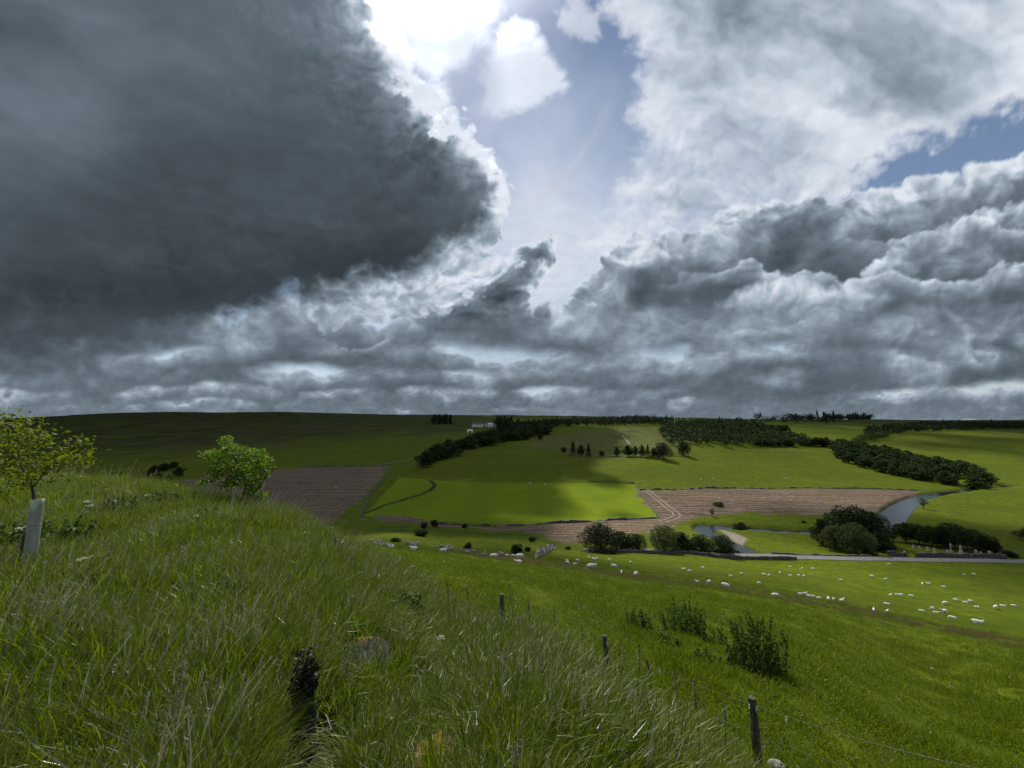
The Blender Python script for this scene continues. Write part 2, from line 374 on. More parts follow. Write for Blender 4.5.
# ================================================================== terrain: heights read off the photograph
# per bearing (given by its column at the horizon): (picture row of the bare ground, metres ahead)
_PROF = {
    -250: [('z', 0, -1.7), ('z', 4, -2.2), ('z', 8, -2.5), ('z', 13, -2.5), ('z', 19, -3.2), ('z', 45, -14), ('z', 90, -29), ('z', 170, -38), (470, 300), (440, 600), (419, 1400), ('z', 3000, -10), ('z', 7500, -120)],
    0: [('z', 0, -1.7), ('z', 4, -2.25), ('z', 10.5, -2.65), ('z', 14.5, -2.5), ('z', 18, -2.9), ('z', 45, -15), ('z', 90, -30), ('z', 170, -38.5), (470, 300), (440, 600), (419, 1400), ('z', 3000, -12), ('z', 7500, -120)],
    128: [('z', 0, -1.7), ('z', 4, -2.25), ('z', 10, -2.75), ('z', 15, -2.65), ('z', 19, -3.6), ('z', 45, -15.5), ('z', 90, -30), ('z', 170, -38.5), (470, 300), (440, 600), (413, 1400), ('z', 3000, 5), ('z', 7500, -120)],
    256: [('z', 0, -1.7), ('z', 3, -2.15), ('z', 8, -2.7), ('z', 14.3, -3.25), ('z', 18.5, -4.6), ('z', 26, -8), ('z', 50, -18), ('z', 95, -30), (515, 150), (490, 210), (470, 300), (455, 400), (435, 640), (420, 1000), (412, 1400), ('z', 2600, 12), ('z', 7500, -120)],
    320: [('z', 0, -1.7), ('z', 3, -2.2), ('z', 7, -2.75), ('z', 13, -3.7), ('z', 18, -5.0), (541, 22), (536, 30), ('z', 50, -17.5), ('z', 95, -29.5), (516, 150), (498, 195), (480, 245), (466, 320), (450, 420), (432, 640), (420, 1000), (413, 1400), ('z', 2600, 12), ('z', 7500, -120)],
    384: [('z', 0, -1.7), ('z', 3, -2.3), ('z', 6.5, -3.0), ('z', 11, -4.2), (577, 12.5), (558, 20), (548, 32), ('z', 58, -20.5), (535, 100), (525, 130), (517, 150), (500, 190), (480, 245), (465, 320), (450, 400), (435, 560), (422, 900), (414.5, 1400), ('z', 2600, 10), ('z', 7500, -120)],
    448: [('z', 0, -1.7), (768, 2.4), (700, 4), (655, 6.5), (612, 10), (582, 14.5), (566, 25), (554, 42), ('z', 65, -23), (540, 104), (530, 130), (522, 152), (503, 190), (480, 245), (462, 310), (447, 400), (433, 560), (423, 850), (415, 1450), ('z', 2600, 13), ('z', 7500, -120)],
    512: [('z', 0, -1.7), (768, 2.35), (700, 3.9), (660, 5.6), (628, 8.6), (600, 12.4), (582, 18), (572, 28), (563, 48), (555, 75), (547, 95), (538, 118), (526, 150), (505, 187), (480, 240), (460, 300), (445, 390), (432, 560), (424, 800), (415.5, 1500), ('z', 2600, 12), ('z', 7500, -120)],
    576: [('z', 0, -1.7), (768, 2.6), (700, 5), (676, 6.8), (622, 11), (592, 20), (578, 35), (569, 56), (558, 84), (550, 108), (534, 135), (522, 156), (500, 195), (478, 240), (458, 300), (444, 390), (430, 560), (423, 800), (416, 1500), ('z', 2600, 6), ('z', 7500, -120)],
    640: [('z', 0, -1.7), (778, 2.9), (730, 5.2), (662, 8.5), (622, 14), (597, 26), (585, 42), (578, 60), (566, 77), (558, 92), (552, 109), (536, 131), (518, 164), (490, 215), (460, 280), (445, 345), (434, 440), (426, 560), (420, 850), (417.5, 1500), ('z', 2600, -4), ('z', 7500, -120)],
    768: [('z', 0, -1.7), ('z', 2.2, -2.6), ('z', 4.2, -4.1), (742, 6), (672, 9.5), (632, 18), (607, 36), (596, 55), (583, 70), (570, 88), (561, 106), (557, 112), (545, 130), (530, 150), (515, 170), (488, 235), (470, 300), (447, 420), (436, 520), (426, 700), (420, 1100), ('z', 1600, -6), ('z', 2600, -20), ('z', 7500, -130)],
    896: [('z', 0, -1.7), ('z', 2, -2.6), ('z', 4, -4.3), (770, 7), (702, 13), (652, 28), (622, 50), (601, 66), (581, 84), (566, 103), (559, 112), (545, 129), (525, 156), (500, 205), (488, 245), (470, 320), (450, 430), (435, 600), (426, 850), (421, 1200), ('z', 1800, -10), ('z', 2600, -20), ('z', 7500, -130)],
    1024: [('z', 0, -1.7), ('z', 2, -2.6), ('z', 4, -4.6), (770, 8.5), (702, 15), (662, 27), (643, 45), (617, 62), (591, 84), (571, 103), (562, 114), (541, 138), (511, 190), (490, 245), (470, 330), (450, 440), (431, 700), (425, 1000), (421, 1400), ('z', 2600, -20), ('z', 7500, -130)],
    1290: [('z', 0, -1.7), ('z', 2, -2.5), ('z', 4, -4.4), ('z', 8.5, -7.5), ('z', 15, -11.5), ('z', 27, -17.5), ('z', 45, -26.5), ('z', 70, -34), ('z', 110, -41.5), ('z', 190, -45), (470, 330), (450, 440), (431, 700), (425, 1000), (421, 1400), ('z', 2600, -20), ('z', 7500, -130)],
}

def _pchip(x, y, xi):
    h = np.diff(x); d = np.diff(y) / h; m = np.zeros_like(y)
    m[0], m[-1] = d[0], d[-1]
    for i in range(1, len(x) - 1):
        if d[i - 1] * d[i] > 0:
            w1 = 2 * h[i] + h[i - 1]; w2 = h[i] + 2 * h[i - 1]
            m[i] = (w1 + w2) / (w1 / d[i - 1] + w2 / d[i])
    k = np.clip(np.searchsorted(x, xi) - 1, 0, len(x) - 2); t = (xi - x[k]) / h[k]
    return (y[k] * (1 + 2 * t) * (1 - t) ** 2 + m[k] * h[k] * t * (1 - t) ** 2 + y[k + 1] * t * t * (3 - 2 * t) + m[k + 1] * h[k] * t * t * (t - 1))

LR0, LR1, NLR = math.log(.35), math.log(7400), 1400
_lr = np.linspace(LR0, LR1, NLR); _rr = np.exp(_lr)
def _col_profile(col, rows):
    th = math.atan((col - 512) / FPX / (CP))            # bearing of the column where it meets the horizon
    c = math.cos(th); xs, zs = [], []
    for a in rows:
        if a[0] == 'z': r, z = a[1] / c, a[2]
        else:
            k = (384 - a[0]) / FPX; t = c * (SP + k * CP) / (CP - k * SP); r = a[1] / c; z = t * r
        xs.append(math.log(max(r, .3) + 1.0)); zs.append(z)
    return th, _pchip(np.array(xs), np.array(zs), np.clip(np.log(_rr + 1.0), xs[0], xs[-1]))
_th, _tab = zip(*[_col_profile(c, r) for c, r in sorted(_PROF.items())])
_th = np.array(_th); _tab = np.array(_tab)
_far = np.interp(np.log(_rr), np.log([.35, 6, 40, 200, 1500, 7400]), [-1.7, -1.8, -1.0, 3, 10, -120.])      # behind the camera the hill goes on
NTH = 1440
_ta = np.linspace(-np.pi, np.pi, NTH, endpoint=False)
_T2 = np.zeros((NTH, NLR))
_xs = np.concatenate([[-np.pi - .6, -np.pi + .55], _th, [np.pi - .55, np.pi + .6]])
_full = np.vstack([_far, _far, _tab, _far, _far])
for j in range(NLR):
    _T2[:, j] = _pchip(_xs, _full[:, j], _ta)
_kern = np.exp(-(np.arange(-9, 10) / 4.5) ** 2); _kern /= _kern.sum()
_T2 = sum(k * np.roll(_T2, i - 9, axis=0) for i, k in enumerate(_kern))
for _p in range(2):
    _T2[:, 2:-2] = (_T2[:, :-4] + 2 * _T2[:, 1:-3] + 3 * _T2[:, 2:-2] + 2 * _T2[:, 3:-1] + _T2[:, 4:]) / 9

def base_z(x, y):
    x = np.asarray(x, float); y = np.asarray(y, float)
    lr = np.clip((np.log(np.hypot(x, y) + 1e-6) - LR0) / (LR1 - LR0) * (NLR - 1), 0, NLR - 1.001)
    th = (np.arctan2(x, y) + np.pi) / (2 * np.pi) * NTH
    i0 = np.floor(th).astype(int); f = th - i0; i0 %= NTH; i1 = (i0 + 1) % NTH
    j = lr.astype(int); g = lr - j
    return (_T2[i0, j] * (1 - g) + _T2[i0, j + 1] * g) * (1 - f) + (_T2[i1, j] * (1 - g) + _T2[i1, j + 1] * g) * f

def hit(px, py, rmin=1.0):
    """where the line of sight through a picture point meets the ground (x, y)"""
    d = ray(px, py); h = math.hypot(d.x, d.y); rr = np.exp(np.linspace(math.log(rmin), math.log(7000), 6000))
    x, y = d.x / h * rr, d.y / h * rr
    below = d.z / h * rr < base_z(x, y)
    i = int(np.argmax(below)) if below.any() else len(rr) - 1
    return float(x[i]), float(y[i])

def at(px, d):
    """ground point d metres ahead, in picture column px (taken at the ground there)"""
    x = (px - 512) / FPX * d
    for _ in range(6):
        z = float(base_z(x, d)); x = (px - 512) / FPX * (d * CP + z * SP)
    return x, d

# ---- the river bed
RIVER_PX = [(1012, 486, 1.0), (985, 487.5, 1.3), (962, 490, 1.7), (940, 493, 2.2), (920, 497, 2.8), (906, 503, 3.3), (895, 512, 3.6), (887, 522, 3.6), (868, 531, 2.8), (840, 532.5, 2.2),
            (815, 531.5, 2), (790, 530.5, 1.8), (765, 529.0, 1.8), (735, 526.5, 2.), (712, 525.5, 2.8), (704, 529.5, 2.6), (713, 535, 2.2), (728, 541, 2.0), (742, 547, 2.0), (752, 552.5, 3)]
_rp = np.array([(*hit(a, b), w) for a, b, w in RIVER_PX])
_t = np.arange(len(_rp)); _ti = np.linspace(0, len(_rp) - 1, 260)
RIV = np.stack([_pchip(_t.astype(float), _rp[:, k], _ti) for k in range(3)], 1)
_rz = base_z(RIV[:, 0], RIV[:, 1]); _k = np.hanning(81); _k /= _k.sum()
RIVZ = np.convolve(np.pad(_rz, 40, mode='edge'), _k, 'valid') - .8

def river_info(x, y):
    """distance to the river's middle, its half width and water level there"""
    x = np.asarray(x, float); y = np.asarray(y, float)
    best = np.full(x.shape, 1e9); wd = np.zeros(x.shape); wz = np.zeros(x.shape)
    near = (y > 90) & (y < 330) & (x > 40)
    if near.any():
        xs, ys = x[near], y[near]; b = np.full(xs.shape, 1e9); k = np.zeros(xs.shape, int)
        for i in range(len(RIV)):
            d = (xs - RIV[i, 0]) ** 2 + (ys - RIV[i, 1]) ** 2; m = d < b; b[m] = d[m]; k[m] = i
        best[near] = np.sqrt(b); wd[near] = RIV[k, 2]; wz[near] = RIVZ[k]
    return best, wd, wz

def ground_z(x, y, detail=True):
    x = np.asarray(x, float); y = np.asarray(y, float)
    z = base_z(x, y); r = np.hypot(x, y)
    if detail:
        for lam, amp in ((.45, .018), (1.1, .04), (2.6, .07), (7., .16), (22., .42), (70., 1.0), (230., 5.), (620., 10.)):
            fade = sstep(lam * 1.2, lam * 4, r) * sstep(lam * 42, lam * 16, r)
            if amp > .3: fade = sstep(lam * 4.5, lam * 11, r)
            if amp > .9: fade = sstep(lam * 5, lam * 9, r)
            z = z + amp * fade * perlin(x / lam + 3.3 * lam, y / lam - 1.7 * lam)
    d, w, wz = river_info(x, y)
    bank = sstep(w + 2.2, w - .1, d)
    edge = sstep(w + 22, w + 3, d)
    z = np.where(w > 0, lerp(z, np.maximum(np.minimum(z, wz + 1.6), wz + .75), edge), z)
    return np.where(w > 0, lerp(z, wz - .9, bank), z)

def gz(x, y): return float(ground_z(np.array([x]), np.array([y]))[0])
def on(px, py): x, y = hit(px, py); return Vector((x, y, gz(x, y)))
def on_d(px, d): x, y = at(px, d); return Vector((x, y, gz(x, y)))
def plan(pts): return [hit(*p) for p in pts]

# ---- what grows where
FELLED_A = plan([(150, 500), (180, 480), (240, 472), (300, 468), (386, 466), (383, 478), (366, 497), (346, 512), (332, 522), (240, 520), (150, 516)])
FELLED_B = plan([(636, 491), (700, 489.5), (780, 488.5), (860, 489), (925, 491), (905, 500), (893, 508), (870, 512.5), (815, 513.5), (760, 512), (700, 516), (664, 519), (650, 505)])
FELLED_C = plan([(362, 519), (380, 516.5), (430, 521), (480, 526.5), (520, 526), (580, 521.5), (640, 518.5), (676, 514), (690, 520), (650, 533), (600, 541), (560, 541), (520, 532), (480, 529), (420, 524)])
MEADOW = plan([(363, 516), (382, 495), (400, 478), (470, 483), (560, 483), (634, 484.5), (648, 503), (660, 517.5), (600, 520.5), (520, 525), (440, 521), (385, 516)])
ROUGH_TOP = plan([(520, 447), (545, 437), (590, 430), (640, 426), (675, 430), (690, 442), (660, 458), (600, 457), (560, 452)])
BANKLINE = [(-40., 42.), (-22., 31.)] + [hit(332, 541), hit(372, 552), at(410, 14.5), at(448, 10.9), at(500, 8.7), at(607, 6.5), at(752, 4.7), (3.55, 3.35), (4.3, 1.6), (4.6, -1), (3.0, -6)]
BANK_POLY = BANKLINE + [(-40, -6), (-60, 5), (-60, 42)]
BROWLINE = [hit(425, 553), hit(470, 556), hit(515, 562), hit(560, 567), hit(600, 572), hit(640, 578), hit(700, 586), hit(770, 596), hit(840, 608), hit(900, 620), hit(960, 632), hit(1024, 645), hit(1150, 668)]
SUNKEN = plan([(560, 556), (600, 553), (560, 548), (520, 541), (470, 535), (420, 531), (380, 534), (370, 527), (430, 526), (500, 533), (560, 543), (600, 548)])
ROAD_PX = [(585, 551.3), (640, 551.6), (690, 552.0), (745, 554.5), (790, 558.0), (830, 559.5), (880, 560.2), (940, 560.8), (1000, 561.5), (1060, 562), (1150, 563)]
ROAD = plan(ROAD_PX)
TRACK = plan([(645, 490.5), (652, 494.5), (659, 499.5), (664, 504), (668, 508), (674, 512), (677, 515.5), (672, 519), (662, 522)])
DITCH = plan([(363, 514), (386, 505), (406, 499), (420, 495), (431, 490), (435, 485), (430, 481)])
HILLTRACK = plan([(365, 466.5), (385, 464), (410, 460), (430, 456)])
SHINGLE = plan([(722, 532), (715, 528.5), (735, 534), (748, 541), (742, 545), (728, 538)])

def zones(x, y):
    n = fbm(x / 9, y / 9, 4); n2 = fbm(x / 30 + 7, y / 30, 4); r = np.hypot(x, y)
    m = {}
    def area(poly, soft, wob):
        P = np.array(poly); out = np.zeros(x.shape)
        b = (x > P[:, 0].min() - 25) & (x < P[:, 0].max() + 25) & (y > P[:, 1].min() - 25) & (y < P[:, 1].max() + 25)
        out[b] = sstep(-soft, soft, poly_sd(x[b], y[b], poly) + wob * n[b] + wob * .6 * n2[b]); return out
    m['felled'] = np.clip(area(FELLED_A, 1.6, 8) + area(FELLED_B, 1.6, 8) + area(FELLED_C, 1.6, 7), 0, 1)
    m['meadow'] = area(MEADOW, .9, .5)
    m['rough'] = np.clip(area(ROUGH_TOP, 8, 14), 0, 1)
    mid = (r < 400) & (y > -12)
    def stripe(pts, w, s):
        out = np.zeros(x.shape); d = line_d(x[mid], y[mid], pts); out[mid] = sstep(w + s, w - s, d + 1.2 * n[mid]); return out
    m['brow'] = stripe(BROWLINE, 2.2, 6.) ** 1.5 * .9
    m['ditch'] = sstep(1.5, .7, np.where(mid, line_d(x, y, DITCH) + .5 * n, 9))
    near = (r < 60)
    b = np.zeros(x.shape); b[near] = sstep(-.5, .5, poly_sd(x[near], y[near], BANK_POLY) + .6 * n[near]); m['bank'] = b
    m['sunken'] = area(SUNKEN, 3, 4)
    m['heath'] = np.clip(sstep(420, 700, r + 120 * n2) * sstep(.10, -.18, np.arctan2(x, y) + .05 * n2) + sstep(1000, 1400, r), 0, 1)
    d, w, wz = river_info(x, y)
    m['mud'] = np.where(w > 0, sstep(w + 1.9, w + .6, d + .5 * n), 0)
    m['shingle'] = area(SHINGLE, .8, .8)
    return m

def build_ground():
    az = np.concatenate([np.arange(-60, 60.01, .15), np.arange(62.5, 299, 2.5)]); az = np.radians(az)
    lr = np.concatenate([np.linspace(math.log(.4), math.log(900), 640), np.linspace(math.log(912), math.log(7300), 90)]); r = np.exp(lr)
    A, Q = np.meshgrid(az, r); x, y = Q * np.sin(A), Q * np.cos(A)
    z = ground_z(x.ravel(), y.ravel()); n, m = A.shape
    idx = np.arange(n * m).reshape(n, m); nx = np.roll(idx, -1, axis=1)
    f = np.stack([idx[:-1], nx[:-1], nx[1:], idx[1:]], -1).reshape(-1, 4)
    V = np.stack([x.ravel(), y.ravel(), z], -1)
    V = np.vstack([V, [[0, 0, -1.7]]]); c = len(V) - 1
    me = mesh_np("ground", V, f, True)
    Z = zones(V[:, 0], V[:, 1])
    cattr(me, "za", np.stack([Z['felled'], Z['meadow'], Z['heath']], 1))
    cattr(me, "zb", np.stack([Z['bank'], Z['brow'], Z['rough']], 1))
    cattr(me, "zc", np.stack([Z['mud'], Z['sunken'], np.clip(Z['ditch'], 0, 1)], 1))
    fattr(me, "zd", Z['shingle'])
    g = NT("pasture_ground"); p = g.pos()
    def sep(name):
        s = g.n('ShaderNodeSeparateColor'); g.t.links.new(g.attr(name).outputs['Color'], s.inputs[0]); return s.outputs
    fe, mea, hea = sep("za"); ban, bro, rou = sep("zb"); mud, sun, dit = sep("zc"); shi = g.attr("zd").outputs['Fac']
    big = g.noise(p, .022, 4.); mid = g.noise(p, .16, 5., .6); fin = g.noise(p, 1.4, 5., .65); tiny = g.noise(p, 9., 4., .7)
    patch = g.noise(g.scaled(p, (.05, .11, .05)), 1., 4., .6)
    col = g.mix(g.ramp(mid, .35, .68), (.086, .120, .004), (.178, .197, .006))
    col = g.mix(g.ramp(big, .42, .66, 0, .8), col, (.175, .195, .007))
    col = g.mix(g.ramp(fin, .40, .70, .55, 0), col, (.044, .078, .004))
    col = g.mix(g.ramp(tiny, .35, .7, .3, 0), col, (.036, .060, .004))
    col = g.mix(g.ramp(patch, .46, .60, 0, .7), col, (.092, .104, .008))
    tus = g.noise(p, .55, 4., .7)
    col = g.mix(g.ramp(tus, .46, .60, 0, .75), col, (.050, .078, .005))
    col = g.mix(g.ramp(g.noise(g.scaled(p, (.012, .05, .05)), 1., 6., .7), .46, .58, 0, .65), col, (.072, .086, .008))
    # mown meadow
    mc = g.mix(g.ramp(mid, .3, .7), (.116, .166, .004), (.152, .195, .006))
    mc = g.mix(g.ramp(big, .4, .65, 0, .5), mc, (.150, .195, .008))
    col = g.mix(mea, col, mc)
    # drilling lines and thin patches of the meadow
    drl = g.n('ShaderNodeTexWave', wave_type='BANDS', bands_direction='X'); g.set(drl.inputs['Vector'], g.scaled(p, (.010, .095, 0)))
    drl.inputs['Scale'].default_value = 1.; drl.inputs['Distortion'].default_value = 2.; drl.inputs['Detail'].default_value = 3.
    col = g.mix(g.math('MULTIPLY', mea, g.ramp(drl.outputs['Fac'], .2, .8, 0, .30)), col, (.075, .130, .006))
    col = g.mix(g.math('MULTIPLY', mea, g.ramp(g.noise(g.scaled(p, (.03, .09, 0)), 1., 6., .65), .50, .68, 0, .55)), col, (.140, .150, .014))
    # rough grass on the knoll, the brow's seeding grass, damp hollow
    rc = g.mix(g.ramp(mid, .35, .65), (.066, .080, .018), (.115, .118, .036))
    col = g.mix(g.math('MULTIPLY', rou, .85), col, rc)
    bc = g.mix(g.ramp(fin, .3, .7), (.082, .088, .012), (.130, .115, .026))
    col = g.mix(bro, col, bc)
    col = g.mix(g.math('MULTIPLY', sun, .6), col, g.mix(g.ramp(mid, .35, .65), (.034, .062, .005), (.068, .098, .007)))
    # heath on the far hills
    hc = g.mix(g.ramp(big, .35, .65), (.027, .040, .005), (.062, .074, .008))
    hc = g.mix(g.ramp(g.noise(g.scaled(p, (.004, .012, .02)), 1., 5., .65), .45, .65, 0, .8), hc, (.052, .046, .020))
    col = g.mix(hea, col, hc)
    # felled wood: brash rows, stumps, brown needles
    wav = g.n('ShaderNodeTexWave', wave_type='BANDS', bands_direction='Y'); g.set(wav.inputs['Vector'], g.scaled(p, (.012, .075, 0)))
    wav.inputs['Scale'].default_value = 1.; wav.inputs['Distortion'].default_value = 6.5; wav.inputs['Detail'].default_value = 4.; wav.inputs['Detail Scale'].default_value = 2.5
    fcol = g.mix(g.ramp(fin, .3, .7), (.085, .056, .036), (.245, .176, .122))
    fcol = g.mix(g.ramp(wav.outputs['Fac'], .25, .75, .6, 0), fcol, (.045, .030, .024))
    fcol = g.mix(g.ramp(g.noise(g.scaled(p, (.5, 1., 1.)), .8, 7., .85), .54, .66), fcol, (.38, .32, .27))
    fcol = g.mix(g.ramp(mid, .55, .72, 0, .75), fcol, (.085, .105, .022))
    col = g.mix(fe, col, fcol)
    # bare mud and shingle, ditch, earth under the long grass
    col = g.mix(dit, col, (.028, .036, .012))
    col = g.mix(mud, col, g.mix(g.ramp(fin, .35, .65), (.030, .030, .015), (.075, .085, .020)))
    col = g.mix(shi, col, g.mix(g.ramp(fin, .3, .7), (.16, .13, .10), (.30, .26, .21)))
    col = g.mix(ban, col, g.mix(g.ramp(fin, .3, .7), (.022, .034, .008), (.050, .055, .016)))
    h = g.math('ADD', g.math('MULTIPLY', fin, .6), g.math('MULTIPLY', tiny, .25))
    nb = g.bump(h, .35, .8)
    mat = g.done(g.bsdf(col, .95, .05, nb))
    put("ground", me, mat, kind="structure")
    return V
GV = build_ground()

# ---- water
def ribbon(name, pts, half, lift, mat, width_fn=None, kind="structure", cross=3, zfn=None, step=1.2, **kw):
    P = np.array(pts, float); L = np.concatenate([[0], np.cumsum(np.hypot(*np.diff(P[:, :2], axis=0).T))])
    n = max(4, int(L[-1] / step)); t = np.linspace(0, L[-1], n)
    x = _pchip(L, P[:, 0], t); y = _pchip(L, P[:, 1], t)
    tx, ty = np.gradient(x), np.gradient(y); l = np.hypot(tx, ty) + 1e-9; tx /= l; ty /= l
    w = np.full(n, half) if width_fn is None else width_fn(t / L[-1])
    o = np.linspace(-1, 1, cross)
    X = x[:, None] + ty[:, None] * o * w[:, None]; Y = y[:, None] - tx[:, None] * o * w[:, None]
    if zfn is None:
        Z = ground_z(X, Y); Zc = np.maximum(Z.max(1), Z[:, cross // 2]); k = np.hanning(9); k /= k.sum()
        Zc = np.convolve(np.pad(Zc, 4, mode='edge'), k, 'valid'); Z = np.maximum(Z, Zc[:, None]) + lift
    else: Z = np.repeat(zfn(t / L[-1])[:, None], cross, 1)
    idx = np.arange(n * cross).reshape(n, cross)
    f = np.stack([idx[:-1, :-1], idx[1:, :-1], idx[1:, 1:], idx[:-1, 1:]], -1).reshape(-1, 4)[:, ::-1]
    me = mesh_np(name, np.stack([X, Y, Z], -1).reshape(-1, 3), f, True)
    return put(name, me, mat, kind=kind, **kw)

g = NT("river_water"); nz = g.noise(g.pos(), 1.3, 4., .6)
m_water = g.done(g.bsdf((.018, .020, .016), .10, .6, g.bump(nz, .05, .5)))
_tt = np.linspace(0, 1, len(RIV))
_Lr = np.concatenate([[0], np.cumsum(np.hypot(*np.diff(RIV[:, :2], axis=0).T))]); _Lr /= _Lr[-1]
ribbon("river", RIV[:, :2], 1, 0, m_water, width_fn=lambda t: np.interp(t, _Lr, RIV[:, 2]) + .9, zfn=lambda t: np.interp(t, _Lr, RIVZ), cross=5)
g = NT("tarmac"); nz = g.noise(g.pos(), 2.0, 5., .7)
m_road = g.done(g.bsdf(g.mix(g.ramp(nz, .3, .7), (.12, .116, .108), (.20, .195, .18)), .85, .2, g.bump(nz, .02, .5)))
ribbon("road", ROAD, 1.5, .10, m_road)
g = NT("track_gravel"); nz = g.noise(g.pos(), 1.1, 5., .7)
m_track = g.done(g.bsdf(g.mix(g.ramp(nz, .3, .7), (.16, .13, .105), (.29, .245, .205)), .9, .2, g.bump(nz, .05, .6)))
def offset_line(pts, d):
    P = np.array(pts); t = np.gradient(P, axis=0); t /= np.hypot(t[:, 0], t[:, 1])[:, None] + 1e-9
    return [(p[0] + q[1] * d, p[1] - q[0] * d) for p, q in zip(P, t)]
for s_ in (-1.25, 1.25):
    ribbon("track", offset_line(TRACK, s_), .42, .10, m_track)
ribbon("path", HILLTRACK, 1.1, .25, m_track)
ribbon("path", plan([(622, 436), (626, 440), (630, 445)]), .9, .3, m_track)
# ================================================================== foliage materials and plant builders
def leaf_mat(name, c0, c1, trans=.35, rough=.6, spec=.12, island=True):
    g = NT(name)
    rnd = g.n('ShaderNodeNewGeometry').outputs['Random Per Island'] if island else g.n('ShaderNodeObjectInfo').outputs['Random']
    orr = g.n('ShaderNodeObjectInfo').outputs['Random']
    col = g.mix(rnd, c0, c1)
    col = g.mix(g.math('MULTIPLY', orr, .35), col, tuple(.5 * (a + b) * .62 for a, b in zip(c0, c1)))
    b = g.bsdf(col, rough, spec)
    t = g.n('ShaderNodeBsdfTranslucent'); g.set(t.inputs[0], g.mix(1., col, (1.25, 1.3, .55), 'MULTIPLY'))
    return g.done(g.mixs(trans, b, t.outputs[0]))

m_leaf = leaf_mat("broad_leaf", (.026, .048, .012), (.060, .092, .022), .25)
m_leaf_mid = leaf_mat("wood_leaf", (.017, .036, .008), (.042, .068, .015), .22)
m_leaf_pale = leaf_mat("pale_leaf", (.048, .070, .026), (.095, .120, .044), .25)
m_leaf_dark = leaf_mat("dark_leaf", (.014, .026, .009), (.030, .048, .014), .15)
m_needle = leaf_mat("needle", (.012, .024, .011), (.028, .044, .016), .10, .6)
m_white_leaf = leaf_mat("whitebeam_leaf", (.060, .125, .012), (.160, .235, .028), .5, .55, .15)
m_sap_leaf = leaf_mat("sapling_leaf", (.075, .105, .010), (.160, .185, .018), .5, .55, .15)
m_dock_leaf = leaf_mat("nettle_leaf", (.034, .068, .010), (.085, .130, .018), .3, .6, .1)
m_shel_leaf = leaf_mat("dark_shrub_leaf", (.010, .014, .007), (.030, .042, .013), .15, .55, .2)
g = NT("bark"); nz = g.noise(g.scaled(g.obj(), (6, 6, 1.2)), 2., 5., .7)
m_bark = g.done(g.bsdf(g.mix(g.ramp(nz, .3, .7), (.035, .028, .020), (.095, .080, .062)), .9, .2, g.bump(nz, .04, .6)))
g = NT("dead_wood"); nz = g.noise(g.scaled(g.obj(), (9, 9, 2)), 3., 4., .7)
m_dead = g.done(g.bsdf(g.mix(nz, (.20, .18, .15), (.42, .39, .34)), .8, .3))

def quads(centres, size, rs, up=.25, aspect=1.5, droop=0.):
    """one small bent leaf spray at each centre: two quads folded along the middle"""
    n = len(centres); d = rs.randn(n, 3); d[:, 2] = d[:, 2] * .7 - droop; d /= np.linalg.norm(d, axis=1)[:, None]
    nn = rs.randn(n, 3); nn[:, 2] += up * 3; s = np.cross(d, nn); s /= np.linalg.norm(s, axis=1)[:, None] + 1e-9
    nrm = np.cross(s, d)
    sz = (size * (.65 + .7 * rs.rand(n)))[:, None]
    a = centres - d * sz * .5; b = centres + d * sz * .5; w = sz * .5 / aspect; f = nrm * sz * .16
    V = np.stack([a, centres + s * w + f, b, centres - s * w + f], 1).reshape(-1, 3)
    i = np.arange(n)[:, None] * 4
    return V, i + np.array([[0, 1, 2, 3]])

def crown_points(blobs, n, rs, shell=.55):
    """points through the volume of a set of ellipsoids (x,y,z,rx,ry,rz), denser towards the skin"""
    B = np.array(blobs, float); w = (B[:, 3] * B[:, 4] * B[:, 5]) ** .75; k = rs.choice(len(B), n, p=w / w.sum())
    d = rs.randn(n, 3); d /= np.linalg.norm(d, axis=1)[:, None]
    q = rs.rand(n) ** (1 / 3.) * (1 - shell) + shell * (1 - .25 * rs.rand(n) ** 2)
    q *= 1 + .16 * rs.randn(n) * (rs.rand(n) < .35)
    return B[k, :3] + d * q[:, None] * B[k, 3:]

def broad_tree(seed, h=10., w=9., leaves=2400, leaf=.5, low=.12, mat=None, nb=20, lean=0., limbs=7):
    """a tree prototype: Empty > trunk, crown; z=0 at the root"""
    rs = np.random.RandomState(seed); blobs = []
    for i in range(nb):
        f = (i + .5) / nb; zc = h * (low + .16 + (.80 - low - .10) * f)
        prof = math.sin(math.pi * min(1, .20 + .74 * f)) ** .75
        a = i * 2.4 + rs.rand() * .8; rad = w * .5 * prof * (.40 + .52 * rs.rand())
        s = w * (.10 + .12 * rs.rand()) * (.7 + .5 * prof)
        blobs.append((math.cos(a) * rad + lean * f * w * .2, math.sin(a) * rad, zc, s * 1.15, s * 1.15, s * (.72 + .25 * rs.rand())))
    blobs.append((0, 0, h * .50, w * .24, w * .24, h * .26)); blobs.append((lean * w * .15 + w * .06, 0, h * .82, w * .15, w * .13, h * .15))
    P = crown_points(blobs, leaves, rs); P[:, 2] = np.maximum(P[:, 2], h * low * .6)
    V, F = quads(P, leaf, rs, .25, 1.35)
    tb = MB(); tr = h * .022 + .04
    tb.tube([(0, 0, -.6), (0, 0, h * .1), (.03 * h * lean, .01 * h, h * .35), (.05 * h * lean, 0, h * .72)], [tr * 1.3, tr, tr * .75, tr * .25], 7)
    for i in range(limbs):
        b = blobs[rs.randint(len(blobs) - 2)]; z0 = h * (.14 + .3 * rs.rand())
        tb.tube([(0, 0, z0), (b[0] * .45, b[1] * .45, lerp(z0, b[2], .6)), (b[0] * .95, b[1] * .95, b[2] + .2 * b[5])], [tr * .5, tr * .33, tr * .1], 5)
    return mesh_np("crown", V, F), tb.mesh("trunk", True)

